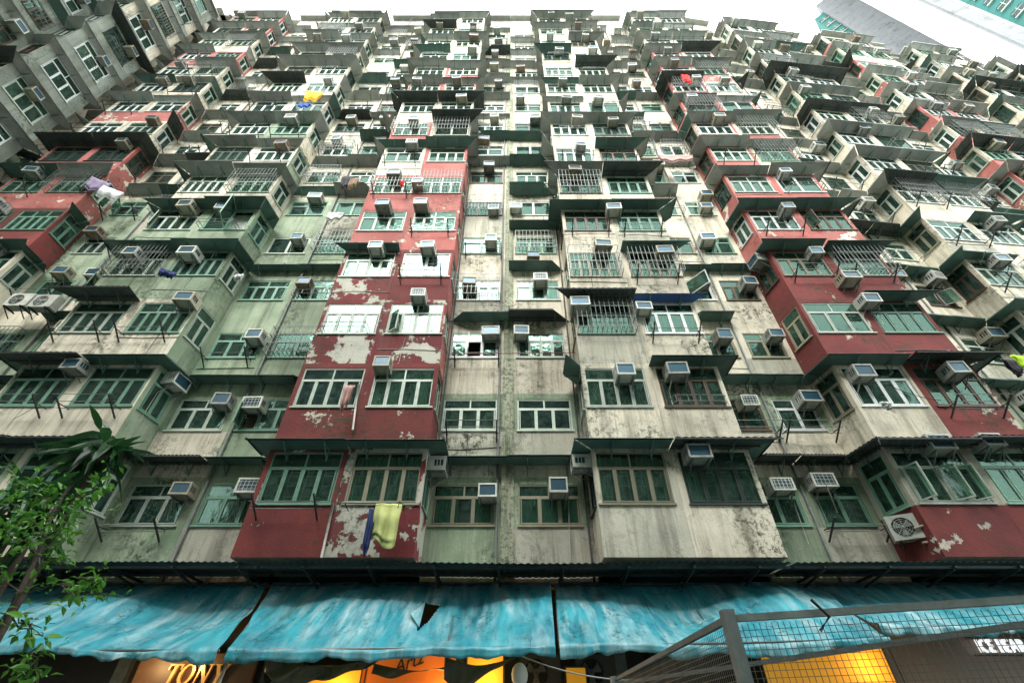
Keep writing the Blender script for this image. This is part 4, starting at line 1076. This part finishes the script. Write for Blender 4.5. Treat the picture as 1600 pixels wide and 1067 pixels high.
for k_, (x, y, wd, ht, lab) in enumerate([(-21.5, 13.2, 2.6, 5.4, 'far left'), (-8.8, 12.9, 3.4, 5.0, 'left of the red bay'), (0, 12.9, 3.6, 4.8, 'over the central recess'), (4.3, 12.4, 3.2, 3.4, 'over the central white bay'), (8.2, 13.0, 3.0, 5.2, 'over the right recess'), (16.3, 13.3, 3.2, 5.0, 'over the far right recess'), (24.7, 14.2, 3.6, 5.4, 'over the outer right recess')]):
    t = thing('rooftop_hut', f'small patched rooftop hut with thin metal roof, {lab}', 'hut', (x, y, ZTOP-.3), 'huts on the roof')
    m = MB(); m.box(-wd/2, wd/2, 0, 2.5, 0, ht-.4); m.build('wall', CREAM, t)
    m = MB(); m.box(-wd/2-.35, wd/2+.35, -.5, 2.8, ht-.396, ht-.33); m.build('roof', GREYSHEET, t)
    m = MB(); m.box(-wd*.3, wd*.1, -.05, 0, ht*.45, ht*.72); m.build('window', FRAMED, t)
# ------------------------------------------------------------------ roof antennas
for (x, y, h) in ((-23.5, 12, 4.0), (-22.8, 12, 2.5), (46, 16, 4), (30, 13.4, 2.2), (-9, 12, 2), (6, 12, 1.8)):
    m = MB(); m.tube([(0,0,0), (0,0,h)], .04, 6)
    for k_ in range(4): m.tube([(-.5+.06*k_, 0, h*.75+k_*.2), (.5-.06*k_, 0, h*.75+k_*.2)], .02, 5)
    o = m.build('roof_antenna', STEEL, None, Matrix.Translation((x, y, ZTOP+.2)))
    tag(o, f'thin aerial mast standing on the roof edge {"far left, taller" if h == 4 and x < 0 else "far left, shorter" if h == 2.5 else "over the stepped end" if h == 4 else "above the upper right red bay" if h == 2.2 else "left of the middle" if h == 2 else "right of the middle"}', 'antenna', 'roof antennas')

# ------------------------------------------------------------------ leafy plants at the left
def leafmat(name, a, b, rough):
    k = NT(name); oi = k.n('ShaderNodeObjectInfo').outputs['Random']; P = k.pos()
    c = k.mix(oi, a, b); m = k.col(c, rough); k.b.inputs['Transmission Weight'].default_value = 0
    tl = k.n('ShaderNodeBsdfTranslucent'); k.l(c, tl.inputs[0]); mxs = k.n('ShaderNodeMixShader'); mxs.inputs[0].default_value = .35
    k.l(k.b.outputs[0], mxs.inputs[1]); k.l(tl.outputs[0], mxs.inputs[2]); k.l(mxs.outputs[0], k.out.inputs[0]); return m
LF = leafmat('fresh_leaf', (.12,.34,.035), (.03,.12,.02), .35); LD = leafmat('dark_glossy_leaf', (.025,.09,.025), (.012,.05,.016), .22)
BARK = metal('grey_brown_bark', (.09,.07,.05), (.045,.035,.025), .9, 12, bstr=.8)
def leaf(L, W, bend, mat, n=6):
    m = MB()
    for s in (-1, 1):
        def f(u, v):
            x = u; w_ = W/2*math.sin(math.pi*min(1, u**.8))**.8*(1-.15*u) * v * s
            return Vector((w_, x*L, abs(w_)*.35 - bend*L*u*u + .004*math.sin(u*20)*v))
        m.grid(f, n, 1)
    return m.mesh('leaf', mat)
NL = [leaf(.11, .05, b_, LF) for b_ in (.1, .3, .5)]; DL = [leaf(.33, .085, b_, LD, 8) for b_ in (.25, .6, 1.0)]
rt = random.Random(9)
def place_leaf(me, parent, p, d, roll, s):
    d = d.normalized(); up = Vector((0,0,1)); x = d.cross(up)
    if x.length < .05: x = Vector((1,0,0))
    x.normalize(); z = x.cross(d)
    M = Matrix(((x.x, d.x, z.x, p.x), (x.y, d.y, z.y, p.y), (x.z, d.z, z.z, p.z), (0,0,0,1))) @ Matrix.Rotation(roll, 4, 'Y') @ Matrix.Scale(s, 4)
    link('leaf', me, parent, M)
def near(px, py, Y): return at(px, py, Y)
base = Vector((-3.45, 2.9, 0))
tr_ = thing('sapling', 'leafy bright green sapling in the left foreground before the awning', 'tree', base)
stem = [base, Vector((-3.5, 2.95, 1.2)), near(0, 975, 3.0), near(30, 925, 3.0), near(58, 868, 3.05), near(82, 800, 3.1), near(105, 765, 3.1), near(138, 738, 3.1)]
mb = MB(); mb.tube([p_-base for p_ in stem], .022, 8, r1=.006); mb.build('trunk', BARK, tr_)
twigs = []
def twig(a, b, nl, sp=.16):
    pts_ = [a.lerp(b, t/5) + Vector((rt.uniform(-1,1), rt.uniform(-1,1), rt.uniform(-1,1)))*.02*(t > 0) for t in range(6)]
    m = MB(); m.tube([q-base for q in pts_], .005, 5, r1=.002); m.build('branch', BARK, tr_)
    for _ in range(int(nl*1.12)):
        t = rt.uniform(.25, 1.02); p_ = a.lerp(b, t); dd = (b-a).normalized()*.5 + Vector((rt.uniform(-1,1), rt.uniform(-1,1), rt.uniform(-.7,.7)))
        place_leaf(rt.choice(NL), tr_, p_-base + dd.normalized()*.015, dd, rt.uniform(-1.2, 1.2), rt.uniform(.3, .75))
    for _ in range(nl*2):
        t = rt.uniform(.1, 1.05); p_ = a.lerp(b, t) + Vector((rt.gauss(0,1), rt.gauss(0,1), rt.gauss(0,1)))*.045; FOL.append(p_-base)
FOL = []
for (ax, ay, bx, by, nl) in ((60,868,160,740,20), (82,800,165,755,14), (82,800,60,745,16), (70,840,10,770,22), (60,868,0,820,22), (58,868,120,830,18), (58,868,100,880,12), (70,840,130,790,18), (82,800,20,740,16), (30,925,95,912,6),
    (30,925,-10,880,12), (70,850,40,800,16), (95,912,165,905,14), (95,912,185,935,10), (95,912,130,935,8)):
    twig(near(ax, ay, 3.0+rt.uniform(-.15,.15)), near(bx, by, 3.0+rt.uniform(-.3,.3)), nl)
for (ax, ay, bx, by, nl) in ((0,957,70,975,9), (20,965,70,1000,6), (35,970,45,995,5), (45,1020,60,1067,14), (60,1010,30,1050,8)):
    twig(near(ax, ay, 2.8), near(bx, by, 2.8), nl)
fm_ = MB()
for p_ in FOL:
    d = Vector((rt.uniform(-1,1), rt.uniform(-1,1), rt.uniform(-.8,.6))).normalized(); x_ = d.cross(Vector((rt.uniform(-.5,.5), rt.uniform(-.5,.5), 1))).normalized(); z_ = x_.cross(d); L_ = rt.uniform(.03, .065)
    a_, b_, c_, e_ = p_, p_+d*L_*.45+x_*L_*.24+z_*.006, p_+d*L_+z_*-.008, p_+d*L_*.45-x_*L_*.24+z_*.006
    fm_.quad(a_, b_, c_, p_+d*L_*.5, 0, True); fm_.quad(a_, p_+d*L_*.5, c_, e_, 0, True)
fm_.build('foliage', LF, tr_, kind='stuff')
def rosette(label, cx, cy, Y, R_, n, stemx):
    c = near(cx, cy, Y); b_ = Vector((c.x+stemx, c.y+.1, 0))
    t = thing('rosette_shrub', label, 'shrub', b_, 'dark long leaved shrubs')
    m = MB(); m.tube([Vector((0,0,0)), (c-b_)*.5+Vector((.05,0,0)), c-b_], .04, 8, r1=.025); m.build('trunk', BARK, t)
    for _ in range(n):
        a = rt.uniform(0, 2*math.pi); el = rt.uniform(-1.0, 1.0); d = Vector((math.cos(a)*math.cos(el), math.sin(a)*math.cos(el), math.sin(el)))
        place_leaf(DL[0 if el > .6 else rt.choice([1, 2])], t, c-b_ + d*.05 + Vector((rt.uniform(-.06,.06),rt.uniform(-.06,.06),rt.uniform(-.2,.08))), d, rt.uniform(-.5,.5), R_*rt.uniform(.75, 1.15))
rosette('dark rosette of long drooping glossy leaves before the left white bay', 168, 693, 3.9, 1.0, 60, .05)
rosette('dark long leaved shrub crown at the far left behind the sapling', 45, 790, 3.6, 1.0, 56, -.1)
rosette('dark shrub crown at the left edge below the other long leaved crowns', 100, 750, 4.3, .95, 44, .1)

# ------------------------------------------------------------------ mesh fence in the right foreground
FG = metal('weathered_fence_steel', (.24,.27,.255), (.13,.155,.145), .55, 14, rust=.3)
PA = Vector((.84, 2.04, EYE+.34)); PB = Vector((2.6, 1.50, EYE+.36)); PD = Vector((.845, 4.6, EYE+.34)); PC = Vector((2.2, 1.78, EYE+.335)); PE = Vector((.90, 4.9, EYE+.335))
fn = thing('mesh_fence', 'grey steel mesh fence corner in the lower right foreground', 'fence', (PA.x, PA.y, 0)); iv = Matrix.Translation((-PA.x, -PA.y, 0))
m = MB(); m.box(PA.x-.022, PA.x+.022, PA.y-.022, PA.y+.022, 0, PA.z+.03); m.build('post', FG, fn, iv)
for a, b, nm in ((PA, PB, 'rail'), (PA, PD, 'rail'), (PC, PE, 'rail')):
    m = MB(); m.bar(a, b, .023, .023); m.build(nm, FG, fn, iv)
dz = Vector((0, 0, -.30))
m = MB(); m.bar(PA+dz*.9, PB+dz*.95, .025, .025); m.build('rail', FG, fn, iv)
def mesh_panel(a, b, h, sp=.021, r=.0009):
    m = MB(); d = (b-a); L = d.length; d.normalize(); k_ = sp
    while k_ < L: p_ = a+d*k_; m.bar(p_, p_+Vector((0,0,-h)), 2*r); k_ += sp
    z = sp
    while z < h: m.bar(a+Vector((0,0,-z)), b+Vector((0,0,-z)), 2*r); z += sp
    m.build('wire_mesh', GALV, fn, iv, kind='stuff')
mesh_panel(PA+Vector((0,0,-.02)), PB+Vector((0,0,-.02)), 1.2); mesh_panel(PA+Vector((0,0,-.02)), PD+Vector((0,0,-.02)), 1.2)
m = MB(); m.box(PD.x-.04, PD.x+.04, PD.y-.04, PD.y+.04, 0, PD.z+.02); m.build('post', FG, fn, iv)
m = MB(); m.tube([PA.lerp(PB, .16)+Vector((0,-.03,.04)), PA.lerp(PB, .17)+Vector((.01,-.05,-.02)), PA.lerp(PB, .155)+Vector((0,-.03,-.06))], .006, 5); o = m.build('wire_tie', STEEL, fn, iv)
